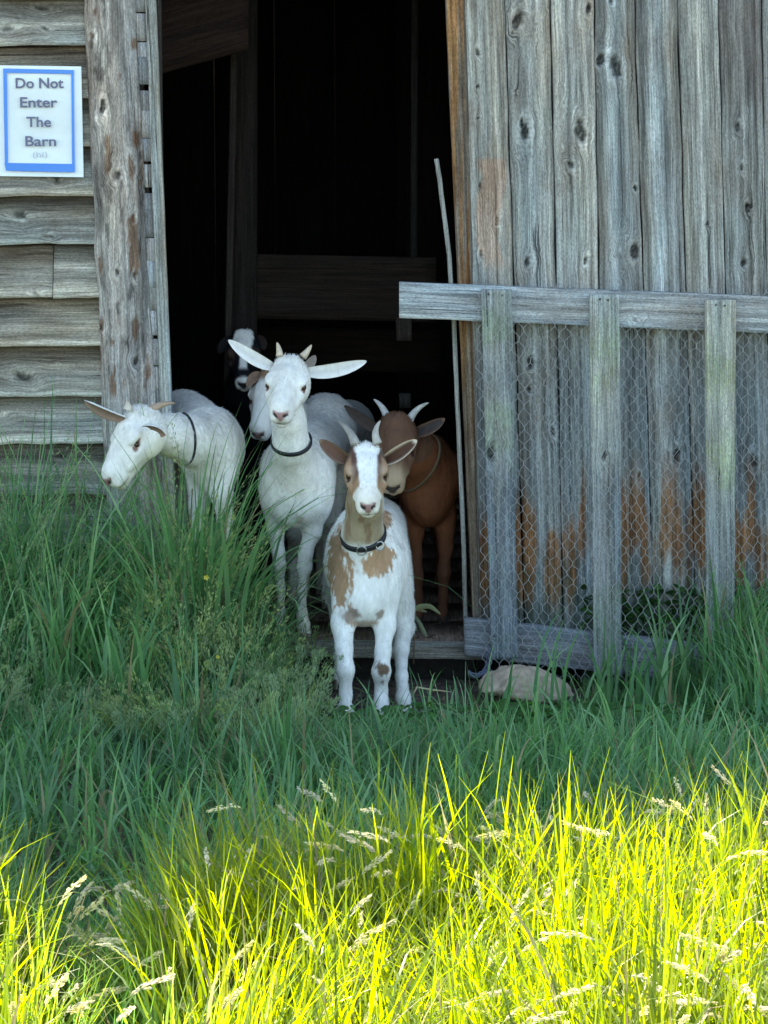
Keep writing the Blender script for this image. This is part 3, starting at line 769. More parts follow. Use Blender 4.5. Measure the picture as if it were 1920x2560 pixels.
        # short coat hairs, so that outline and surface read as fur
        if hair:
            ids = rng.integers(0, len(v), hair); p = v[ids]; nn = g[ids]; cc = c[ids]
            keep = np.ones(len(ids), bool)
            if hasattr(s, 'hc'):
                x, y, z = s.loc(p); face = (y > .02); keep &= ~((y > .085) & (y < .14)) & ~((np.abs(np.abs(x) - .04) < .016) & (np.abs(y - .021) < .018))
                hl = np.where(y > -.03, .55, 1.0) * np.ones(len(p)); hl[np.abs(y) > .3] = 1
            else: hl = np.ones(len(p))
            flow = np.array([0, .25, -1.0]) + rng.normal(0, .25, (hair, 3))
            if hasattr(s, 'hc'):
                fl2 = -s.rot[1] + rng.normal(0, .2, (hair, 3)); wgt = sstep(.16, .10, np.linalg.norm(p - s.hc, axis=-1))[:, None]; flow = flow * (1 - wgt) + fl2 * wgt
            flow -= nn * np.sum(flow * nn, -1, keepdims=True); flow /= np.linalg.norm(flow, axis=-1, keepdims=True) + 1e-6
            d = flow * .93 + nn * rng.uniform(.15, .45, (hair, 1)); L = hlen * rng.uniform(.5, 1.25, (hair, 1)) * hl[:, None]
            sdv = np.cross(d, nn); sdv /= np.linalg.norm(sdv, axis=-1, keepdims=True) + 1e-6; wd = rng.uniform(.0007, .0015, (hair, 1))
            b0 = p - nn * .0008; vv = np.stack([b0 - sdv * wd, b0 + sdv * wd, b0 + d * L], 1)[keep]; m = len(vv)
            cc = cc * rng.uniform(.66, 1.14, (hair, 1)); mesh_obj('coat', vv.reshape(-1, 3), np.arange(3 * m).reshape(-1, 3), M_hair, root, col=np.repeat(cc[keep], 3, 0))
        for (nm, pv, pf, mat, pc, lb, sm) in s.parts:
            mesh_obj(nm, pv, pf, mat, root, col=pc, smooth=sm)
        return root

def nets(D, lo, h):
    n = np.array(D.shape); S = D < 0
    cs = np.zeros(n - 1, np.int8)
    for a_ in (0, 1):
        for b_ in (0, 1):
            for c_ in (0, 1): cs += S[a_:n[0] - 1 + a_, b_:n[1] - 1 + b_, c_:n[2] - 1 + c_]
    act = (cs > 0) & (cs < 8); idx = np.argwhere(act); vid = np.full(n - 1, -1, np.int64); vid[act] = np.arange(len(idx))
    pos = np.zeros((len(idx), 3)); cnt = np.zeros(len(idx)); cor = [(a_, b_, c_) for a_ in (0, 1) for b_ in (0, 1) for c_ in (0, 1)]
    for A_ in cor:
        for q in range(3):
            if A_[q]: continue
            B_ = list(A_); B_[q] = 1; va = D[tuple((idx + A_).T)].astype(float); vb = D[tuple((idx + B_).T)].astype(float)
            cr = (va < 0) != (vb < 0); t = np.where(cr, va / np.where(va - vb == 0, 1, va - vb), 0)
            p = np.array(A_, float) + t[:, None] * (np.array(B_) - np.array(A_)); pos += p * cr[:, None]; cnt += cr
    pos = (idx + pos / cnt[:, None]) * h + lo
    F_ = []
    for q in range(3):
        r, t_ = (q + 1) % 3, (q + 2) % 3
        sl0 = [slice(None)] * 3; sl1 = [slice(None)] * 3; sl0[q] = slice(0, n[q] - 1); sl1[q] = slice(1, n[q])
        ch = S[tuple(sl0)] != S[tuple(sl1)]; e = np.argwhere(ch); e = e[(e[:, r] > 0) & (e[:, t_] > 0) & (e[:, r] < n[r] - 1) & (e[:, t_] < n[t_] - 1)]
        ins = S[tuple(e.T)]
        def cell(dr, dt): c = e.copy(); c[:, r] -= dr; c[:, t_] -= dt; return vid[tuple(c.T)]
        quad = np.stack([cell(1, 1), cell(0, 1), cell(0, 0), cell(1, 0)], -1); quad[~ins] = quad[~ins][:, ::-1]; F_.append(quad)
    F_ = np.concatenate(F_); F_ = F_[(F_ >= 0).all(1)]
    # one smoothing pass
    nb = np.zeros_like(pos); nc = np.zeros(len(pos))
    for k in range(4): np.add.at(nb, F_[:, k], pos[F_[:, (k + 1) % 4]]); np.add.at(nc, F_[:, k], 1)
    pos = pos * .6 + .4 * nb / np.maximum(nc, 1)[:, None]
    return pos, F_

WHITE = np.array([.83, .83, .80]); CREAM = np.array([.66, .60, .48]); PINK = np.array([.50, .30, .27]); BROWN = np.array([.20, .105, .055]); TAN = np.array([.40, .25, .15]); DK = np.array([.03, .022, .02])
def mixc(c, m, k): m = np.clip(m, 0, 1)[:, None]; return c * (1 - m) + np.asarray(k) * m
def blob(v, p, rad, soft=.25, n=.5, fr=40):
    q = (v - W(*p)) / np.array(rad); d = np.linalg.norm(q, axis=-1) + n * (fbm(v * fr, 2) - .5) + .9 * (fbm(v * np.array([170, 170, 70]), 2) - .5); return sstep(1 + soft * .7, 1 - soft * .7, d)
def face_common(s, v, c, nose=(.30, .17, .16), lid=(.10, .06, .05), inh=None):
    x, y, z = s.loc(v); near = (np.abs(x) < .07) & (y > -.1) & (y < .15) & (np.abs(z) < .08)
    # nose leather: inverted triangle between the nostrils
    n_ = (fbm(v * 160, 2) - .5) * .003
    nt_ = sstep(.002, -.0015, np.abs(x) + n_ - (.0115 + (z + .006) * .75)) * sstep(.106, .111, y) * sstep(-.0215, -.018, z) * sstep(.008, .004, z) * near
    c = mixc(c, nt_, nose)
    no = ((np.abs(x) - .0120) / .0062) ** 2 + ((y - .118) / .012) ** 2 + ((z + .003 - .25 * (np.abs(x) - .0115)) / .0042) ** 2; c = mixc(c, sstep(1.5, .8, no) * near, DK)
    m = sstep(.0030, .0008, np.abs(z + .031 - .10 * np.abs(x))) * (y > .085) * (np.abs(x) < .026) * near; c = mixc(c, m * .75, np.array([.16, .10, .09]))
    ph = sstep(.0025, .0005, np.abs(x)) * (z < -.018) * (z > -.031) * (y > .1) * near; c = mixc(c, ph * .5, np.array([.2, .13, .12]))
    e = ((np.abs(np.abs(x) - .0425)) / .013) ** 2 + ((y - .022) / .0150) ** 2 + ((z - .0055 + .25 * (y - .022)) / (.0072 * s.eye / .0085)) ** 2
    c = mixc(c, sstep(1.40, .90, e) * near, lid)
    return c

def link(c, d, up, L=.022, wd=.014, r=.0022):
    d = nrm(d); up = nrm(up - d * (up @ d)); path = []
    for k in range(20):
        an = 2 * math.pi * k / 20; path.append(c + d * math.cos(an) * L / 2 + up * math.sin(an) * wd / 2)
    path = np.array(path); vv = []; ff = []
    for k in range(20):
        p = path[k]; tg = nrm(path[(k + 1) % 20] - path[k - 1]); s1 = nrm(p - c); s2 = np.cross(tg, s1)
        for j in range(6): an = j * math.pi / 3; vv.append(p + (s1 * math.cos(an) + s2 * math.sin(an)) * r)
    for k in range(20):
        for j in range(6): ff.append((k * 6 + j, k * 6 + (j + 1) % 6, ((k + 1) % 20) * 6 + (j + 1) % 6, ((k + 1) % 20) * 6 + j))
    return np.array(vv), np.array(ff)
# ---- goat C: white goat with brown patches, in front
gC = Goat('goat', 'small brown and white goat with white blaze standing frontmost on bare dirt')
g = gC
g.ell((916, 1450, -.30), (.091, .11, .105), .05)
g.ell((916, 1385, -.24), (.085, .12, .13), .05)
g.cone((916, 1400, -.22, 96), (935, 1325, .10, 84), .05)
g.ell((905, 1500, -.37), (.055, .06, .06), .04)
g.ell((992, 1480, -.05), (.045, .08, .115), .05); g.ell((860, 1420, .0), (.05, .09, .10), .05)
g.chain([(908, 1420, -.36, 60), (908, 1330, -.40, 47), (912, 1260, -.43, 41), (914, 1205, -.44, 40)], .03)
g.leg([(868, 1470, -.36, 44), (857, 1560, -.40, 28), (860, 1625, -.44, 19.5), (864, 1675, -.465, 20.5), (864, 1735, -.465, 14), (864, 1778, -.48, 17), (864, 1802, -.495, 16)])
g.leg([(956, 1480, -.34, 44), (962, 1565, -.37, 26.5), (957, 1630, -.40, 18.5), (953, 1680, -.42, 22), (953, 1728, -.41, 14.5), (953, 1758, -.425, 17), (954, 1780, -.44, 16)])
g.leg([(1003, 1520, -.06, 36), (1010, 1570, -.10, 24), (1003, 1625, -.16, 18), (1004, 1690, -.26, 14.5), (1008, 1745, -.32, 17), (1013, 1772, -.335, 17)])
g.leg([(840, 1480, .02, 30), (850, 1560, .05, 20), (850, 1600, .10, 13), (848, 1640, -.06, 12), (846, 1700, -.10, 13)])
g.head((916, 1178, -.50), V(.04, -.70, .72), V(.0, .72, .70), 1.0)
g.horn([(889, 1112, -.49), (880, 1078, -.47), (846, 1053, -.44)], .0112, (.33, .32, .29), (.24, .22, .2))
g.horn([(945, 1110, -.49), (930, 1078, -.48), (951, 1052, -.45)], .0098, (.40, .38, .33), (.42, .40, .35))
g.ear((868, 1150, -.47), (838, 1136, -.49), (799, 1100, -.47), .0195, V(.25, -.2, .9), inner=(.13, .07, .05), outer=(.26, .18, .12), rim=(.22, .15, .10), cup=.75)
g.ear((964, 1152, -.47), (998, 1140, -.50), (1042, 1100, -.48), .0205, V(-.2, .1, .95), inner=(.075, .035, .022), outer=(.34, .24, .17), rim=(.72, .62, .48), cup=.8)
def colC(s, v, g_):
    c = np.tile(WHITE, (len(v), 1)); x, y, z = s.loc(v)
    c = mixc(c, blob(v, (856, 1412, -.33), (.038, .12, .104), .15, .7), TAN)
    c = mixc(c, blob(v, (945, 1395, -.36), (.042, .09, .042), .15, .7), TAN * 1.15)
    c = mixc(c, blob(v, (962, 1297, -.25), (.016, .09, .025), .3), TAN)
    c = mixc(c, blob(v, (1001, 1356, -.2), (.006, .09, .022), .3), (.22, .07, .05))
    c = mixc(c, blob(v, (866, 1536, -.40), (.020, .08, .014), .5, 2.6) * .8, BROWN * .9)  # brown armpits, with dark shadow streaks painted into the coat
    c = mixc(c, blob(v, (950, 1540, -.40), (.008, .06, .012), .5, 2.2) * .7, BROWN)
    c = mixc(c, blob(v, (910, 1550, -.36), (.035, .08, .010), .4, 1.2) * .7, TAN)
    c = mixc(c, blob(v, (955, 1676, -.44), (.019, .025, .026), .3, 1.6), np.array([.17, .11, .07]))
    # neck: olive tan throat
    nk = sstep(W(0, 1372, -.42)[2], W(0, 1345, -.42)[2], v[:, 2]) * sstep(.058, .040, np.abs(v[:, 0] - W(908, 1300, -.42)[0] + 0)) * (v[:, 1] < -.30)
    hd = np.linalg.norm(v - s.hc, axis=-1)
    c = mixc(c, nk * (hd > .04), np.array([.33, .27, .175]))
    c = mixc(c, nk * (hd > .04) * sstep(.50, .68, fbm(v * np.array([60, 60, 18]), 3)), np.array([.24, .16, .095]))
    # head
    inhd = (y > -.10) & (y < .15) & (np.abs(x) < .075) & (z > -.075) & (z < .075)
    hcol = np.tile(np.array([.36, .22, .13]), (len(v), 1))
    n1 = fbm(v * 60, 3) - .5
    hcol = mixc(hcol, sstep(-.01, -.03, y + n1 * .01) * 1.0, np.array([.17, .12, .085]))
    hcol = mixc(hcol, sstep(.012, .006, np.abs(np.abs(x) - .026 - .0 * y)) * sstep(.055, .035, y), np.array([.12, .06, .05]))
    hcol = mixc(hcol, sstep(.02, .0, np.abs(np.abs(x) - .038)) * sstep(.0, .02, y) * sstep(.05, .035, y) * .6, np.array([.45, .34, .24]))
    hw = .0235 - .10 * np.clip(y - .0, 0, .07) * .55 + .01 * sstep(-.01, -.05, y)
    bl = sstep(.003, -.003, np.abs(x + .002 + .15 * n1 * .03) - hw + n1 * .006) * (z > -.012)
    hcol = mixc(hcol, bl, WHITE * 1.03)
    mz = sstep(.068, .078, y + n1 * .012 - .5 * np.clip(-z - .03, 0, 1)); hcol = mixc(hcol, mz, WHITE * np.array([.98, .93, .86]))
    hcol = mixc(hcol, sstep(-.03, -.045, z) * sstep(.02, .05, y), np.array([.5, .42, .3]))
    c = np.where(inhd[:, None] & (hd < .135)[:, None], hcol, c)
    return face_common(s, v, c, nose=(.36, .21, .20), lid=(.07, .045, .035))
g.collar((908, 1335, -.395), V(-.10, .62, .55), .015)
q_ = min(np.linspace(0, 2 * math.pi, 60, endpoint=False), key=lambda a_: np.linalg.norm(g.ringpos(a_) - W(948, 1352, -.44)))
p_ = g.ringpos(q_); rv, rf = link(p_ + np.array([0, -.004, -.004]), np.array([.3, 0, 1]), np.array([1, 0, 0]), .020, .018, .0022); g.parts.append(('ring', rv, rf, M_ring, None, None, True))
q_ = min(np.linspace(0, 2 * math.pi, 60, endpoint=False), key=lambda a_: np.linalg.norm(g.ringpos(a_) - W(905, 1378, -.46)))
p_ = g.ringpos(q_); rv, rf = link(p_ + np.array([0, -.002, 0]), np.array([1, 0, -.1]), np.array([0, -.3, 1]), .022, .022, .0018); g.parts.append(('buckle', rv, rf, M_ring, None, None, True))
g.foot = (940, 1812, -.4)
rootC = g.build(colC, h=.0042, hair=42000, hlen=.0125)

# ---- goat B: tall white goat in the doorway
gB = Goat('goat', 'all-white goat with widespread ears and short horns standing tall in doorway'); g = gB
g.ell((738, 1208, .0), (.086, .09, .098), .05); g.ell((735, 1268, -.02), (.05, .05, .052), .04)
g.cone((745, 1165, .05, 84), (800, 1105, .42, 76), .05); g.ell((815, 1065, .50), (.082, .10, .088), .05)
g.ell((690, 1225, .0), (.035, .06, .07), .04); g.ell((790, 1230, .0), (.040, .06, .075), .04)
g.chain([(720, 1000, -.12, 35), (724, 1060, -.14, 38), (729, 1112, -.12, 42), (736, 1185, -.04, 62)], .03)
g.leg([(690, 1255, -.01, 36), (688, 1325, -.01, 22.5), (697, 1380, -.01, 16.5), (700, 1410, -.01, 18.5), (702, 1470, .0, 12), (702, 1535, .0, 12), (700, 1562, -.01, 14.5), (700, 1583, -.02, 14)])
g.leg([(788, 1262, -.01, 36), (778, 1325, -.01, 24), (763, 1385, -.02, 17), (760, 1418, -.02, 19), (756, 1475, -.02, 12.5), (755, 1535, -.02, 12.5), (758, 1562, -.03, 15), (762, 1585, -.045, 15)])
g.leg([(755, 1190, .50, 50), (742, 1330, .48, 24), (736, 1390, .54, 14), (735, 1450, .50, 11), (733, 1500, .46, 12)])
g.leg([(838, 1180, .48, 46), (826, 1300, .46, 24), (820, 1390, .52, 14), (818, 1450, .5, 11), (816, 1500, .46, 12)])
g.head((718, 957, -.19), V(-.11, -.66, .74), V(-.02, .74, .66), 1.04)
g.horn([(699, 890, -.17), (699, 872, -.165), (692, 856, -.16)], .0085, (.58, .48, .36), (.6, .5, .36))
g.horn([(757, 892, -.17), (768, 880, -.165), (779, 862, -.16)], .0095, (.55, .46, .36), (.6, .5, .36))
g.ear((680, 917, -.15), (638, 905, -.17), (571, 850, -.14), .0165, V(-.1, .15, .95), inner=(.80, .79, .76), outer=(.8, .8, .78), cup=.45)
g.ear((768, 930, -.15), (830, 936, -.17), (916, 903, -.14), .0175, V(.1, .0, .95), inner=(.80, .79, .76), outer=(.8, .8, .78), cup=.45)
def colW(extra=None, nose=(.42, .24, .23)):
    def f(s, v, g_):
        c = np.tile(WHITE, (len(v), 1)); n1 = fbm(v * 9, 3)
        c = c * (1 - .10 * sstep(.45, .65, n1))[:, None] * np.array([1, .985, .96])
        if extra: c = extra(s, v, c)
        return face_common(s, v, c, nose=nose, lid=(.22, .13, .11))
    return f
def exB(s, v, c):
    c = mixc(c, blob(v, (748, 1290, -.03), (.018, .05, .02), .3) * .6, np.array([.32, .22, .17]))
    c = mixc(c, blob(v, (700, 1412, .0), (.02, .03, .03), .4, .9) * .35, np.array([.45, .38, .3])); c = mixc(c, blob(v, (765, 1418, .0), (.02, .03, .03), .4, .9) * .35, np.array([.45, .38, .3]))
    c = mixc(c, blob(v, (735, 1190, -.05), (.05, .08, .08), .6) * .25, CREAM)
    return c
g.collar((728, 1100, -.12), V(-.02, .66, .60), .011)
g.foot = (730, 1595, 0)
rootB = g.build(colW(exB), hair=42000, hlen=.0125)

# ---- goat A: white goat reaching into the grass
gA = Goat('goat', 'white goat lowering its head into the tall grass beside left door post'); g = gA
g.cone((522, 1105, -.02, 78), (458, 1052, .34, 76), .05); g.ell((530, 1130, -.04), (.066, .08, .10), .05)
g.chain([(368, 1078, -.27, 36), (418, 1086, -.22, 44), (468, 1096, -.15, 54), (520, 1110, -.06, 72)], .04)
g.leg([(556, 1175, -.07, 40), (552, 1235, -.08, 26), (562, 1300, -.08, 17), (558, 1340, -.08, 17), (556, 1450, -.08, 12), (554, 1600, -.08, 13), (554, 1640, -.1, 14)])
g.leg([(500, 1180, -.02, 36), (494, 1270, -.02, 22), (492, 1340, -.02, 17), (492, 1450, -.02, 12), (490, 1560, .01, 12), (490, 1580, .01, 13)])
g.leg([(455, 1130, .36, 50), (450, 1250, .35, 24), (448, 1350, .42, 14), (448, 1450, .38, 11), (448, 1520, .36, 12)])
g.leg([(500, 1140, .36, 46), (498, 1250, .35, 24), (496, 1350, .42, 14), (496, 1450, .38, 11), (496, 1520, .36, 12)])
g.head((334, 1092, -.31), V(-.48, -.82, .28), V(-.66, .50, .56), 1.09, eye=.0066)
g.horn([(360, 1034, -.30), (400, 1006, -.29), (438, 1008, -.27)], .011, (.42, .31, .22), (.36, .25, .18))
g.horn([(318, 1024, -.33), (322, 1012, -.33), (316, 1002, -.32)], .010, (.6, .55, .45), (.6, .5, .4))
g.ear((312, 1046, -.33), (262, 1030, -.34), (210, 1001, -.33), .022, V(-.1, -.85, .45), inner=(.36, .25, .2), outer=(.76, .78, .76), cup=.5)
g.ear((366, 1066, -.37), (388, 1060, -.42), (414, 1088, -.45), .021, V(.2, -.62, .75), inner=(.30, .19, .13), outer=(.76, .77, .75), cup=.5)
def exA(s, v, c):
    x, y, z = s.loc(v)
    c = mixc(c, sstep(-.012, -.035, z) * (np.abs(x) < .06) * sstep(-.05, -.02, y) * (y < .12) * .6, np.array([.66, .62, .46]))
    return c
g.collar((462, 1098, -.16), V(.85, .12, -.45), .006, th=.002, mat=M_coll)
g.foot = (520, 1640, 0)
rootA = g.build(colW(exA, nose=(.30, .16, .15)), hair=38000, hlen=.012)

# ---- goat D: brown goat on the right
gD = Goat('goat', 'dark reddish-brown goat with pale curved horns behind the frontmost goat'); g = gD
g.cone((1078, 1195, .26, 72), (1062, 1148, .75, 66), .05); g.ell((1070, 1250, .22), (.062, .07, .07), .05)
g.chain([(1005, 1112, .12, 44), (1040, 1135, .17, 55), (1078, 1180, .24, 70)], .04)
g.leg([(1112, 1275, .24, 30), (1114, 1370, .24, 18), (1110, 1430, .24, 15), (1108, 1490, .25, 11), (1106, 1530, .25, 12), (1106, 1542, .24, 13)], hc=(.05, .04, .04))
g.leg([(1035, 1290, .24, 28), (1040, 1380, .24, 17), (1042, 1440, .24, 14), (1044, 1490, .25, 11), (1045, 1530, .25, 12), (1045, 1542, .24, 13)], hc=(.05, .04, .04))
g.leg([(1030, 1220, .78, 40), (1030, 1330, .78, 20), (1030, 1400, .84, 12), (1030, 1470, .8, 11)], hc=(.05, .04, .04))
g.leg([(1100, 1220, .78, 40), (1100, 1330, .78, 20), (1100, 1400, .84, 12), (1100, 1470, .8, 11)], hc=(.05, .04, .04))
g.head((988, 1108, .04), V(-.06, -.88, .46), V(-.06, .46, .88), 1.10, eye=.006)
g.horn([(972, 1066, .07), (966, 1018, .08), (934, 998, .10)], .0115, (.42, .42, .40), (.5, .5, .48))
g.horn([(1018, 1066, .07), (1030, 1022, .08), (1072, 1007, .10)], .0115, (.42, .42, .40), (.6, .6, .55))
g.ear((950, 1076, .06), (915, 1062, .04), (861, 1014, .05), .0155, V(.1, -.1, .95), inner=(.055, .04, .035), outer=(.17, .10, .055), cup=.55)
g.ear((1036, 1082, .08), (1070, 1078, .05), (1112, 1046, .06), .0175, V(-.1, .0, .95), inner=(.05, .04, .04), outer=(.13, .075, .05), rim=(.15, .09, .06), cup=.55)
def colD(s, v, g_):
    n1 = fbm(v * 8, 3); c = np.tile(np.array([.20, .072, .032]), (len(v), 1)) * (.6 + .8 * n1)[:, None]
    x, y, z = s.loc(v); hd = (y > -.1) & (y < .15) & (np.abs(x) < .08) & (np.abs(z) < .08)
    c = mixc(c, hd * 1.0, np.array([.135, .068, .042])); c = mixc(c, hd * sstep(.05, .10, y + .3 * np.clip(-z - .01, 0, .05)), np.array([.40, .30, .20]))
    c = mixc(c, sstep(.10, .0, v[:, 2] - .36) * .5, np.array([.09, .05, .035]))
    return face_common(s, v, c, nose=(.05, .035, .03), lid=(.04, .02, .02))
M_rope, _t, _b = newmat('rope_collar'); _b.inputs['Base Color'].default_value = (.15, .105, .06, 1); _b.inputs['Roughness'].default_value = .8
g.collar((1052, 1150, .19), V(.72, -.30, -.55), .009, mat=M_rope)
g.foot = (1075, 1560, .25)
rootD = g.build(colD, hair=36000, hlen=.013)

# ---- goat E: black goat with white blaze, deep in the barn
gE = Goat('goat', 'black goat with white forehead blaze looking out from dark barn interior'); g = gE
g.chain([(612, 900, .72, 36), (614, 980, .82, 48), (618, 1060, .92, 62)], .04); g.cone((618, 1070, .92, 70), (640, 1040, 1.3, 66), .05)
for (x, Y) in ((595, .92), (645, .92), (615, 1.32), (665, 1.32)): g.leg([(x, 1110, Y, 32), (x, 1260, Y, 16), (x, 1380, Y, 11), (x, 1440 if Y < 1 else 1400, Y, 11)], hc=(.03, .03, .03))
g.head((610, 880, .64), V(.02, -.84, .54), V(.0, .54, .84), .94)
g.ear((582, 850, .67), (560, 858, .66), (548, 885, .64), .018, V(-.1, 0, .9), inner=(.008, .007, .008), outer=(.008, .008, .009), cup=.5)
g.ear((640, 850, .67), (652, 850, .66), (662, 875, .65), .018, V(.1, 0, .9), inner=(.03, .02, .018), outer=(.01, .01, .01), cup=.5)
def colE(s, v, g_):
    c = np.tile(np.array([.007, .008, .012]), (len(v), 1)); x, y, z = s.loc(v); n1 = (fbm(v * 70, 3) - .5) * .02; hd = (y > -.12) & (y < .15) & (np.abs(z) < .09) & (np.abs(x) < .08)
    top = sstep(.004, -.004, np.abs(x) + n1 - .029 + np.clip(y + .005, 0, .04) * .5) * sstep(.045, .03, y) * sstep(-.058, -.048, y + n1) * (z > -.01)
    st = sstep(.003, -.003, np.abs(x) + n1 * .3 - .0115) * (y > .0) * sstep(.085, .07, y) * (z > -.005)
    mz = sstep(.10, .106, y + .9 * np.clip(-z - .012, 0, .05))
    c = mixc(c, hd * np.maximum(np.maximum(top, st), mz), WHITE * .92)
    c = mixc(c, hd * sstep(.02, .03, np.abs(x)) * sstep(.0, .02, y) * sstep(.06, .04, y) * .5, np.array([.10, .055, .035]))
    return face_common(s, v, c, nose=(.03, .03, .03), lid=(.01, .01, .01))
g.foot = (620, 1460, .95)
rootE = g.build(colE, h=.005, hair=9000)

# ---- goat F: pale goat with brown ears, mostly hidden behind the tall white one
gF = Goat('goat', 'pale goat with dark-marked face peering from behind the tall white goat'); g = gF
g.cone((770, 1080, .64, 60), (872, 1065, .92, 66), .05); g.chain([(675, 1000, .30, 38), (710, 1030, .42, 46), (770, 1075, .62, 58)], .04)
for (x, Y) in ((765, .66), (800, .70), (850, .95), (895, .95)): g.leg([(x, 1130, Y, 30), (x, 1270, Y, 16), (x, 1380, Y, 12), (x, 1470 if Y < .8 else 1442, Y, 11)])
g.head((676, 985, .20), V(-.26, -.86, .40), V(-.25, .40, .86), 1.04)
g.ear((650, 945, .22), (640, 935, .20), (618, 968, .18), .016, V(-.3, 0, .9), inner=(.22, .14, .10), outer=(.16, .09, .05), cup=.5)
g.ear((752, 930, .24), (776, 912, .24), (788, 888, .24), .014, V(0, -.3, .9), inner=(.35, .3, .26), outer=(.55, .55, .52), cup=.6)
def colF(s, v, g_):
    c = np.tile(WHITE * .82, (len(v), 1)); x, y, z = s.loc(v); hd = (y > -.12) & (y < .15) & (np.abs(z) < .09) & (np.abs(x) < .08)
    c = mixc(c, (v[:, 1] > .45) * 1.0, WHITE * .5)  # barn shade painted into the white coat of the rear body
    c = mixc(c, hd * sstep(-.005, -.03, y), np.array([.24, .15, .09]))
    c = mixc(c, hd * sstep(.012, .004, np.abs(np.abs(x) - .036)) * sstep(.09, .07, y) * .7, np.array([.12, .09, .08]))
    return face_common(s, v, c, nose=(.25, .16, .15), lid=(.05, .035, .03))
g.foot = (820, 1500, .8)
rootF = g.build(colF, h=.005, hair=10000)

# ================================================================ rock, chain
v, f = ico((0, 0, 0), 1, 5)
sgn = np.sign(v); v = v * np.array([.130, .07, .046])
v[:, 2] += .018 * np.clip(-v[:, 0] / .1 + .2, -1, .8) ; v[:, 2] *= np.where(v[:, 0] > .03, 1 - (v[:, 0] - .03) * 6, 1)
nrmv = v / (np.linalg.norm(v, axis=1, keepdims=True) + 1e-6)
for pl, d_ in ((np.array([-.5, -.3, .8]), .052), (np.array([.35, -.55, .75]), .046), (np.array([.1, -.95, .25]), .052), (np.array([-.9, -.2, .35]), .098), (np.array([.75, -.1, .66]), .070)):
    pl = nrm(pl); ov = v @ pl - d_; v = v - np.clip(ov, 0, 9)[:, None] * pl * .85
v = v + nrmv * ((fbm(v * 40, 4) - .5) * .020)[:, None]
rc = W(1315, 1716, -.24); rc[2] = max(rc[2], .1)
cc = np.tile(np.array([.44, .34, .25]), (len(v), 1)) * (.65 + .7 * fbm(v * 25 + 3, 3))[:, None]
o = mesh_obj('rock', v + rc, f, M_stone, None, col=cc, smooth=True); tag(o, 'angular tan stone lying on the dirt under the gate', 'rock')
a = Acc(); cp = [W(1222, 1628, -.13), W(1222, 1655, -.13), W(1216, 1676, -.15), W(1202, 1686, -.18), W(1184, 1690, -.20), W(1176, 1684, -.22)]
cp = np.array(cp); tt = np.linspace(0, len(cp) - 1.001, 15)
for k, q in enumerate(tt):
    i = int(q); p = cp[i] * (1 - q + i) + cp[i + 1] * (q - i); d = cp[i + 1] - cp[i]; v, f = link(p, d, np.array([1, 0, 0.2]) if k % 2 else np.array([0, 1, .3])); a.add(v, f, (.10, .12, .17))
o = a.build('chain', M_metal, smooth=True); tag(o, 'short length of dull chain hanging from the gate corner onto dirt', 'chain')

# ================================================================ vegetation
def blades(bases, height, width, heading, th0, th1, S=6, face=None, col=None, tcol=None, pw=1.6, taper=.8):
    n = len(bases); t = np.linspace(0, 1, S + 1)
    th = th0[:, None] + th1[:, None] * t[None, :] ** pw
    ds = (height / S)[:, None]
    hx = np.concatenate([np.zeros((n, 1)), np.cumsum(np.sin(th[:, :-1]) * ds, 1)], 1); hz = np.concatenate([np.zeros((n, 1)), np.cumsum(np.cos(th[:, :-1]) * ds, 1)], 1)
    hd = np.stack([np.cos(heading), np.sin(heading)], -1)
    P = np.zeros((n, S + 1, 3)); P[..., :2] = bases[:, None, :2] + hx[..., None] * hd[:, None, :]; P[..., 2] = bases[:, None, 2] + hz
    fa = heading + np.pi / 2 + (rng.normal(0, .5, n) if face is None else face)
    sd_ = np.stack([np.cos(fa), np.sin(fa), np.zeros(n)], -1)
    wv = width[:, None] * (1 - t[None, :] ** 1.7) ** taper * (.65 + .35 * np.minimum(1, t * 5))[None, :] * .5; wv[:, -1] = .0002
    L_ = P - sd_[:, None] * wv[..., None]; R_ = P + sd_[:, None] * wv[..., None]
    V_ = np.stack([L_, R_], 2).reshape(n, -1, 3)
    k = np.arange(S) * 2; q = np.stack([k, k + 1, k + 3, k + 2], -1); F_ = (q[None] + (np.arange(n) * 2 * (S + 1))[:, None, None]).reshape(-1, 4)
    C_ = np.repeat(col, 2 * (S + 1), 0); T_ = np.repeat(tcol, 2 * (S + 1), 0)
    tipd = nrm_rows(P[:, -1] - P[:, -2])
    return V_.reshape(-1, 3), F_, C_, T_, P, tipd
def nrm_rows(a_): return a_ / (np.linalg.norm(a_, axis=-1, keepdims=True) + 1e-9)

def wedge(x, y): return np.exp(-((x + .50 - .14 * (-2.2 - y)) / (.13 - .05 * sstep(-2.3, -3.2, y))) ** 2) * sstep(-1.8, -2.1, y)  # shadow wedge in the meadow, put into blade height and colour
def hfield(x, y):
    "grass height in metres over the ground"
    n1 = fbm(np.stack([x * 2.6, y * 2.6, 0 * x + 4], -1), 3)
    left = .66 * (1 - .30 * np.exp(-((x + .64) / .12) ** 4)) * sstep(-.24, -.46, x) * sstep(-1.15, -.35, y)
    left = np.maximum(left, .33 * sstep(-.14, -.36, x) * sstep(-1.3, -.5, y))
    right = .24 * sstep(.62, .92, x) * sstep(-1.2, -.3, y) + .05 * sstep(.3, .5, x)
    front = .035 + .20 * sstep(-.66, -1.2, y) + .18 * sstep(-2.30, -2.62, y - .30 * x) - .15 * wedge(x, y)
    return np.maximum(np.maximum(left, right), front) * (.75 + .5 * n1)
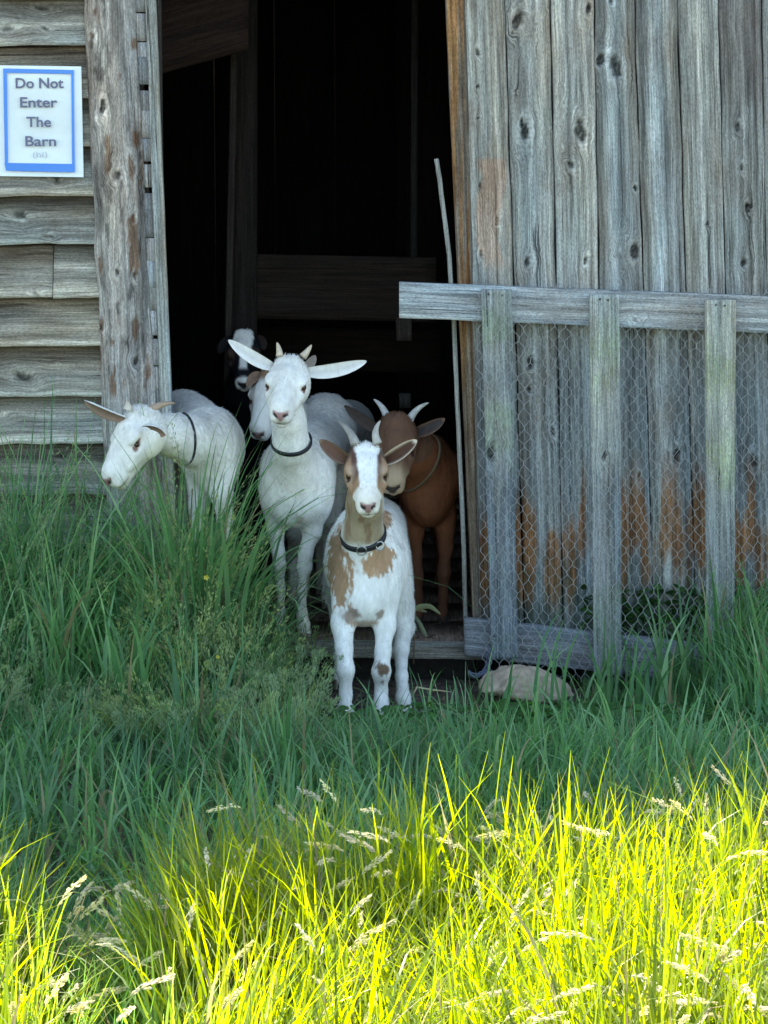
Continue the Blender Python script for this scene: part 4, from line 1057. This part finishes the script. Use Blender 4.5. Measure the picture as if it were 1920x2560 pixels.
def in_dirt(x, y):
    cx, cy = .12, -.24
    d = np.sqrt(((x - cx) / .37) ** 2 + ((y - cy) / .36) ** 2) + .35 * (fbm(np.stack([x * 9, y * 9, 0 * x], -1), 2) - .5)
    return d < 1
def scatter(n, x0, x1, y0, y1):
    x = rng.uniform(x0, x1, n); y = rng.uniform(y0, y1, n); return x, y
def blade_cols(n, x, y, yel=0.0):
    nz = fbm(np.stack([x * 3.1, y * 3.1, 0 * x + 8], -1), 2)
    r = rng.uniform(0, 1, n)
    sun_tone = (sstep(-2.15, -2.7, y - .3 * x + .5 * (nz - .5)) * (1 - .9 * wedge(x, y)))[:, None]          # sunlit yellow painted into the open meadow grass, left out of the shadow wedge
    b0 = np.array([.070, .180, .085])[None] * (1 - sun_tone) + np.array([.075, .130, .022])[None] * sun_tone
    b1 = np.array([.23, .39, .20])[None] * (1 - sun_tone) + np.array([.15, .21, .035])[None] * sun_tone
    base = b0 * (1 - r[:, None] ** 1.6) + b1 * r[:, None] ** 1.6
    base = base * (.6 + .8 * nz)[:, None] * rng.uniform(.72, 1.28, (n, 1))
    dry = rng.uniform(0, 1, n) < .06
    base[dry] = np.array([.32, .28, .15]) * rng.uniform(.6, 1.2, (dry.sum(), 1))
    tr = base * (np.array([2.1, 2.6, 1.4])[None] * (1 - sun_tone) + np.array([4.9, 3.9, .15])[None] * sun_tone) + np.array([.02, .03, 0]); tr[dry] = base[dry] * 1.1
    return base, np.clip(tr, 0, .85)

ga = Acc()
def add_grass(x, y, hmul, wr, th0, th1, S=6, keepdirt=False, zlift=0, pw=1.6, hmin=.022):
    m = (y < -.02) & (keepdirt | ~in_dirt(x, y)); x, y = x[m], y[m]; n = len(x)
    h = np.maximum(hfield(x, y) * hmul(n), hmin); z = ground_z(x, y) - .005
    cl = fbm(np.stack([x * 4.5, y * 4.5, 0 * x + 20], -1), 2) * 4 * np.pi
    heading = cl + rng.normal(0, .9, n)
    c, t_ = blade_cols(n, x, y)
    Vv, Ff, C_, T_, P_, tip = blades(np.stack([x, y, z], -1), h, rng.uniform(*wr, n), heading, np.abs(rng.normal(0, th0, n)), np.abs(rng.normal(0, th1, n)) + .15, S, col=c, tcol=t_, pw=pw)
    ga.add(Vv, Ff, C_, T_); return P_, tip
# shaded meadow around the door
x, y = scatter(14000, -1.5, 1.6, -2.2, -.02); add_grass(x, y, lambda n: rng.uniform(.45, 1.3, n), (.004, .0115), .35, 1.7, S=8, pw=2.0)
# extra density in the tall left bank and by the gate
x, y = scatter(4500, -1.35, -.2, -1.0, -.06); add_grass(x, y, lambda n: rng.uniform(.5, 1.25, n), (.004, .0105), .4, 2.2, S=8, pw=2.0)
x, y = scatter(1500, .35, 1.4, -.6, -.16); add_grass(x, y, lambda n: rng.uniform(.4, 1.3, n), (.0035, .008), .2, .8)
# low sward in front of the hooves
x, y = scatter(9000, -.35, .75, -1.25, -.45); add_grass(x, y, lambda n: rng.uniform(.3, .95, n), (.003, .006), .45, .9, S=4)
# sunlit foreground, dense and upright
x, y = scatter(34000, -1.3, 1.35, -3.75, -2.15); add_grass(x, y, lambda n: rng.uniform(.4, 1.08, n), (.0045, .0105), .20, .9, S=6)
x, y = scatter(3000, -1.3, 1.35, -3.75, -2.35); add_grass(x, y, lambda n: rng.uniform(.85, 1.15, n), (.005, .010), .12, 1.6, S=9, pw=2.4)
x, y = scatter(14000, -1.3, 1.35, -3.6, -2.1); add_grass(x, y, lambda n: rng.uniform(.25, .7, n), (.003, .007), .35, 1.3, S=5)
# weeds between gate and plank wall
x = rng.uniform(.5, 1.4, 900); y = rng.uniform(-.075, -.03, 900); P0 = ga.n
add_grass(x, y, lambda n: rng.uniform(.5, 1.1, n), (.004, .009), .12, .3)
# around, thinner, for views from the side
x, y = scatter(9000, -3.2, 3.4, -4.6, -.05); m = (np.abs(x) > 1.25) | (y < -3.6); add_grass(x[m], y[m], lambda n: rng.uniform(.6, 1.2, n), (.006, .012), .25, .8, S=4)
tag(ga.build('meadow_grass', M_grass, smooth=True), label='dense green meadow grass in front of the barn, sunlit in the foreground', cat='grass', kind='stuff')

# a tuft of tall coarse blades leaning over goat A's chest and others along the wall
ta = Acc()
def tuft(x, y, n, h, w, spread, th1, S=9):
    bx = x + rng.normal(0, spread, n); by = y + rng.normal(0, spread * .5, n); hh = h * rng.uniform(.55, 1.05, n)
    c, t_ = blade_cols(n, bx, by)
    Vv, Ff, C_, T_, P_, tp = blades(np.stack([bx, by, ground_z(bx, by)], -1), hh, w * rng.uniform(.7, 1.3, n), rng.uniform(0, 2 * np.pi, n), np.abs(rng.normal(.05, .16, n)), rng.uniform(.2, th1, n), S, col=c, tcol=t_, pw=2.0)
    ta.add(Vv, Ff, C_, T_)
for (px, yy, n, h, w_) in [(110, -.12, 18, .74, .009), (175, -.14, 34, .80, .011), (30, -.2, 24, .70, .009), (250, -.25, 12, .40, .009), (450, -.42, 60, .66, .015), (505, -.45, 70, .64, .015), (550, -.38, 50, .56, .014), (400, -.5, 40, .52, .014), (150, -.7, 30, .48, .012), (300, -.8, 30, .42, .012), (500, -.95, 24, .36, .012), (700, -1.2, 20, .30, .011), (340, -.45, 40, .40, .009), (590, -.30, 30, .42, .007), (60, -.5, 40, .55, .008), (640, -.25, 16, .30, .006), (1250, -.42, 8, .19, .012), (1400, -.38, 8, .28, .009), (1480, -.35, 8, .24, .009), (1580, -.35, 12, .26, .009), (1700, -.30, 30, .34, .010), (1850, -.35, 40, .42, .011), (1920, -.2, 30, .42, .010), (1640, -.5, 24, .3, .012), (1100, -.5, 6, .16, .010), (1180, -.52, 6, .14, .008)]:
    tuft((px - 960) / SC(yy), yy, n, h, w_, .035, 1.6)
tag(ta.build('tall_grass', M_grass, smooth=True), label='tufts of taller coarse grass blades along the barn wall and gate', cat='grass', kind='stuff')

# fine stalks with seed heads
def seedheads(name, x, y, h, kind, label, colr, trc, stalkcol):
    acc = Acc(); n = len(x); z = ground_z(x, y); heading = fbm(np.stack([x * 3, y * 3, 0 * x + 50], -1), 2) * 12 + rng.normal(0, .7, n)
    bend = rng.uniform(.25, 1.0, n) if kind == 'loose' else rng.uniform(.8, 2.7, n)
    c0 = np.tile(stalkcol, (n, 1)) * rng.uniform(.7, 1.2, (n, 1))
    Vv, Ff, C_, T_, P_, tp = blades(np.stack([x, y, z], -1), h, np.full(n, .0022), heading, np.abs(rng.normal(0, .14, n)), bend, 10, col=c0, tcol=c0 * 1.3, pw=2.6, taper=.35)
    acc.add(Vv, Ff, C_, T_)
    K = 44 if kind == 'loose' else 64
    # positions along the last stretch of the stalk
    fr = .30 if kind == 'loose' else .13
    s_ = rng.uniform(1 - fr, 1, (n, K)) * 10; i = np.clip(s_.astype(int), 0, 9); fr_ = s_ - i
    A_ = np.take_along_axis(P_, i[..., None].repeat(3, -1), 1); B_ = np.take_along_axis(P_, (i + 1)[..., None].repeat(3, -1), 1); pos = A_ + (B_ - A_) * fr_[..., None]; dr = nrm_rows(B_ - A_)
    rel = (s_ / 10 - (1 - fr)) / fr
    if kind == 'loose': spread = .012 * np.sin(np.pi * np.clip(1.05 - rel, 0, 1) ** .8) + .002
    else: spread = .0047 * np.sin(np.pi * np.clip(rel, .04, .96)) ** .6
    rd = rng.normal(0, 1, (n, K, 3)); rd = nrm_rows(rd - dr * np.sum(rd * dr, -1, keepdims=True)); off = rd * (spread * rng.uniform(.2, 1, (n, K)))[..., None]
    pos = pos + off + dr * (spread * .7)[..., None]; d = nrm_rows(dr * 1.0 + rd * .35 + np.array([0, 0, -.15]))
    L = rng.uniform(.004, .008, (n, K, 1)) * (1.8 if kind == 'loose' else 1.35); sdv = nrm_rows(np.cross(d, rng.normal(0, 1, (n, K, 3)))); wd = rng.uniform(.0009, .0018, (n, K, 1)) * (.9 if kind == 'loose' else .95)
    q = np.stack([pos - d * L * .5, pos + sdv * wd, pos + d * L * .5, pos - sdv * wd], 2).reshape(-1, 3); m = n * K
    cc = np.tile(colr, (n, 1)) * rng.uniform(.7, 1.2, (n, 1)) * (1 - rng.uniform(0, .6, (n, 1)) * np.array([.15, .1, .6])); cc = np.repeat(cc, K * 4, 0)
    acc.add(q, np.arange(4 * m).reshape(-1, 4), cc, cc * np.array(trc))
    tag(acc.build(name, M_dry), label=label, cat='grass', kind='stuff')
# left bank feathery panicles
x, y = scatter(620, -1.1, -.15, -1.15, -.22); h = np.maximum(hfield(x, y) * rng.uniform(.8, 1.1, len(x)), .2)
h = h * np.where((x > -.78) & (x < -.30), .78, 1.0)
seedheads('seed_heads', x, y, h, 'loose', 'feathery pale green seed heads on fine stalks left of the goats', (.27, .36, .21), (1.1, 1.2, .9), (.09, .19, .09))
x, y = scatter(650, -.62, -.12, -1.05, -.42); h = np.maximum(hfield(x, y) * rng.uniform(.6, 1.15, len(x)), .10)
m = rng.uniform(0, 1, len(x)) < sstep(-.12, -.26, x); seedheads('feathery_seed_heads', x[m], y[m], h[m], 'loose', 'dense olive green feathery grass heads beside the front goat', (.38, .46, .22), (1.1, 1.2, .8), (.10, .20, .08))
x, y = scatter(700, -1.2, 1.3, -3.5, -2.3); h = hfield(x, y) * rng.uniform(.7, 1.08, len(x))
seedheads('drooping_seed_heads', x, y, h, 'dense', 'pale drooping seed heads nodding over the sunlit foreground grass', (.85, .78, .62), (1.0, .95, .85), (.16, .22, .05))

# broad low leaves in front of the hooves
def leaves(name, x, y, hz, size, label, colr):
    acc = Acc(); n = len(x); z = ground_z(x, y) + hz; an = rng.uniform(0, 2 * np.pi, n); d = np.stack([np.cos(an), np.sin(an), rng.uniform(-.3, .5, n)], -1); d = nrm_rows(d); up = nrm_rows(np.array([0, -.35, 1]) + rng.normal(0, .35, (n, 3))); s_ = nrm_rows(np.cross(d, up)); L = size[:, None]
    c = np.stack([x, y, z], -1)
    pts = [c - d * L * .5, c - d * L * .2 + s_ * L * .28, c + d * L * .15 + s_ * L * .30, c + d * L * .5, c + d * L * .15 - s_ * L * .30, c - d * L * .2 - s_ * L * .28]
    mid = c + up * L * -.06
    Vv = np.stack(pts + [mid], 1).reshape(-1, 3); k = np.array([[0, 1, 6], [1, 2, 6], [2, 3, 6], [3, 4, 6], [4, 5, 6], [5, 0, 6]]); F_ = (k[None] + (np.arange(n) * 7)[:, None, None]).reshape(-1, 3)
    cc = np.array(colr) * rng.uniform(.6, 1.4, (n, 1)); cc = np.repeat(cc, 7, 0); acc.add(Vv, F_, cc, cc * np.array([3.2, 2.6, .5]))
    tag(acc.build(name, M_grass, smooth=True), label=label, cat='ground cover', kind='stuff')
x, y = scatter(5200, -.30, .9, -1.10, -.56); m = rng.uniform(0, 1, len(x)) < sstep(-1.15, -.7, y); x, y = x[m], y[m]
leaves('clover', x, y, rng.uniform(.01, .075, len(x)), rng.uniform(.015, .040, len(x)), 'low clover and weed leaves on the ground before the hooves', (.045, .14, .035))
x, y = scatter(1500, .5, 1.35, -.078, -.03)
leaves('nettle_leaves', x, y, rng.uniform(0, .26, len(x)), rng.uniform(.015, .035, len(x)), 'dark green weed leaves growing behind the gate wire', (.03, .09, .025))

# dry litter and straw on the bare dirt and the barn floor
acc = Acc(); n = 900; x, y = scatter(n, -.25, .5, -.55, .0); z = ground_z(x, y) + rng.uniform(.002, .008, n)
x2 = rng.uniform(-.4, .25, 300); y2 = rng.uniform(.0, .5, 300); x = np.r_[x, x2]; y = np.r_[y, y2]; z = np.r_[z, np.full(300, FZ + .004)]; n = len(x)
an = rng.uniform(0, np.pi, n); L = rng.uniform(.006, .035, n); L[::40] *= 2.4; d = np.stack([np.cos(an), np.sin(an), rng.normal(0, .12, n)], -1) * L[:, None]; s_ = np.stack([-np.sin(an), np.cos(an), 0 * an], -1) * rng.uniform(.0008, .0026, n)[:, None]
c = np.stack([x, y, z], -1); q = np.stack([c - d / 2 - s_, c + d / 2 - s_, c + d / 2 + s_, c - d / 2 + s_], 1); q[:, :, 2] += .0
cc = np.where(rng.uniform(0, 1, (n, 1)) < .55, np.array([[.13, .10, .07]]), np.array([[.34, .26, .15]])) * rng.uniform(.5, 1.2, (n, 1)); cc = np.repeat(cc, 4, 0)
acc.add(q.reshape(-1, 3), np.arange(4 * n).reshape(-1, 4), cc, cc)
tag(acc.build('straw_litter', M_dry), label='dry straw and twig litter strewn over bare dirt', cat='straw', kind='stuff')
st = tube(np.array([W(1030, 1742, -.3), W(1042, 1718, -.3), W(1075, 1724, -.28), W(1130, 1730, -.27)]), [.0015, .003, .0026, .0012], 6)
tag(mesh_obj('straw_stalk', st[0], st[1], M_plain, None, col=np.full((len(st[0]), 3), 1.) * np.array([.5, .42, .25]), smooth=True), 'single bent pale straw stalk on the dirt right of front hooves', 'straw')

# wilted plant in the doorway right of goat C
wl = empty('wilted_plant', W(1040, 1620, -.06), label='wilted plant with curled drooping leaves beside the doorway threshold', cat='plant')
def leafstrip(pts, wd, col, nm='leaf'):
    p = np.array([W(*q) for q in pts]); t = np.linspace(0, len(p) - 1.0001, 16); path = np.array([p[int(q)] * (1 - q + int(q)) + p[int(q) + 1] * (q - int(q)) for q in t]); path[1:-1] = (path[:-2] + path[1:-1] * 2 + path[2:]) / 4
    wv = wd * np.sin(np.pi * np.linspace(.08, .97, 16)) ** .7; v = []
    tg = np.gradient(path, axis=0)
    for i in range(16):
        d = nrm(tg[i]); s_ = nrm(np.cross(d, [.2, 1, .3])); k = np.cross(d, s_); v += [path[i] - s_ * wv[i], path[i] + k * wv[i] * .5, path[i] + s_ * wv[i]]
    f = []
    for i in range(15):
        for j in range(2): f.append((i * 3 + j, i * 3 + j + 1, i * 3 + 4 + j, i * 3 + 3 + j))
    v = np.array(v); c = np.tile(np.array(col), (len(v), 1)); return mesh_obj(nm, v, f, M_grass, wl, col=c, wc=c * 1.2, smooth=True)
leafstrip([(1030, 1530, -.06), (1050, 1516, -.07), (1075, 1515, -.09), (1101, 1535, -.10)], .0075, (.33, .36, .20))
leafstrip([(1032, 1532, -.05), (1050, 1560, -.07), (1062, 1585, -.08), (1066, 1592, -.08)], .006, (.28, .32, .20))
leafstrip([(1030, 1545, -.05), (1036, 1570, -.07), (1045, 1578, -.08)], .005, (.24, .26, .17))
leafstrip([(1028, 1525, -.05), (1050, 1524, -.06), (1068, 1530, -.07)], .005, (.30, .28, .16))
v, f = tube(np.array([W(1034, 1660, -.05), W(1036, 1600, -.045), W(1030, 1528, -.05)]), .0018, 6); mesh_obj('stem', v, f, M_plain, wl, col=np.full((len(v), 3), 1.) * np.array([.16, .12, .07]), smooth=True)

# buttercups
def buttercup(px, py, Y, label, r=.0065):
    c = W(px, py, Y); root = empty('buttercup', (c[0], Y, GZ), label=label, cat='flower', group='yellow flowers in the left grass')
    v = [c]; f = []
    for k in range(5):
        an = 2 * math.pi * k / 5
        for (da, rr, zz) in ((-.5, .6, .001), (-.3, 1, .003), (.3, 1, .003), (.5, .6, .001)):
            a_ = an + da; v.append(c + np.array([math.cos(a_) * r * rr, -zz - .002, math.sin(a_) * r * rr]))
        b0 = 1 + 4 * k; f += [(0, b0, b0 + 1), (0, b0 + 1, b0 + 2), (0, b0 + 2, b0 + 3)]
    cc = np.full((len(v), 3), 1.) * np.array([.85, .72, .12]); mesh_obj('blossom', np.array(v), f, M_grass, root, col=cc, wc=cc)
    v, f = tube(np.array([[c[0] + .01, Y + .01, GZ], [c[0] + .004, Y + .008, (GZ + c[2]) / 2], c + np.array([0, .002, 0])]), .0009, 5); mesh_obj('stem', v, f, M_plain, root, col=np.full((len(v), 3), 1.) * np.array([.08, .15, .04]))
buttercup(516, 1443, -.62, 'small yellow buttercup in the left grass, the upper of two')
buttercup(545, 1641, -.80, 'small pale yellow buttercup in the left grass, the lower of two', .0045)
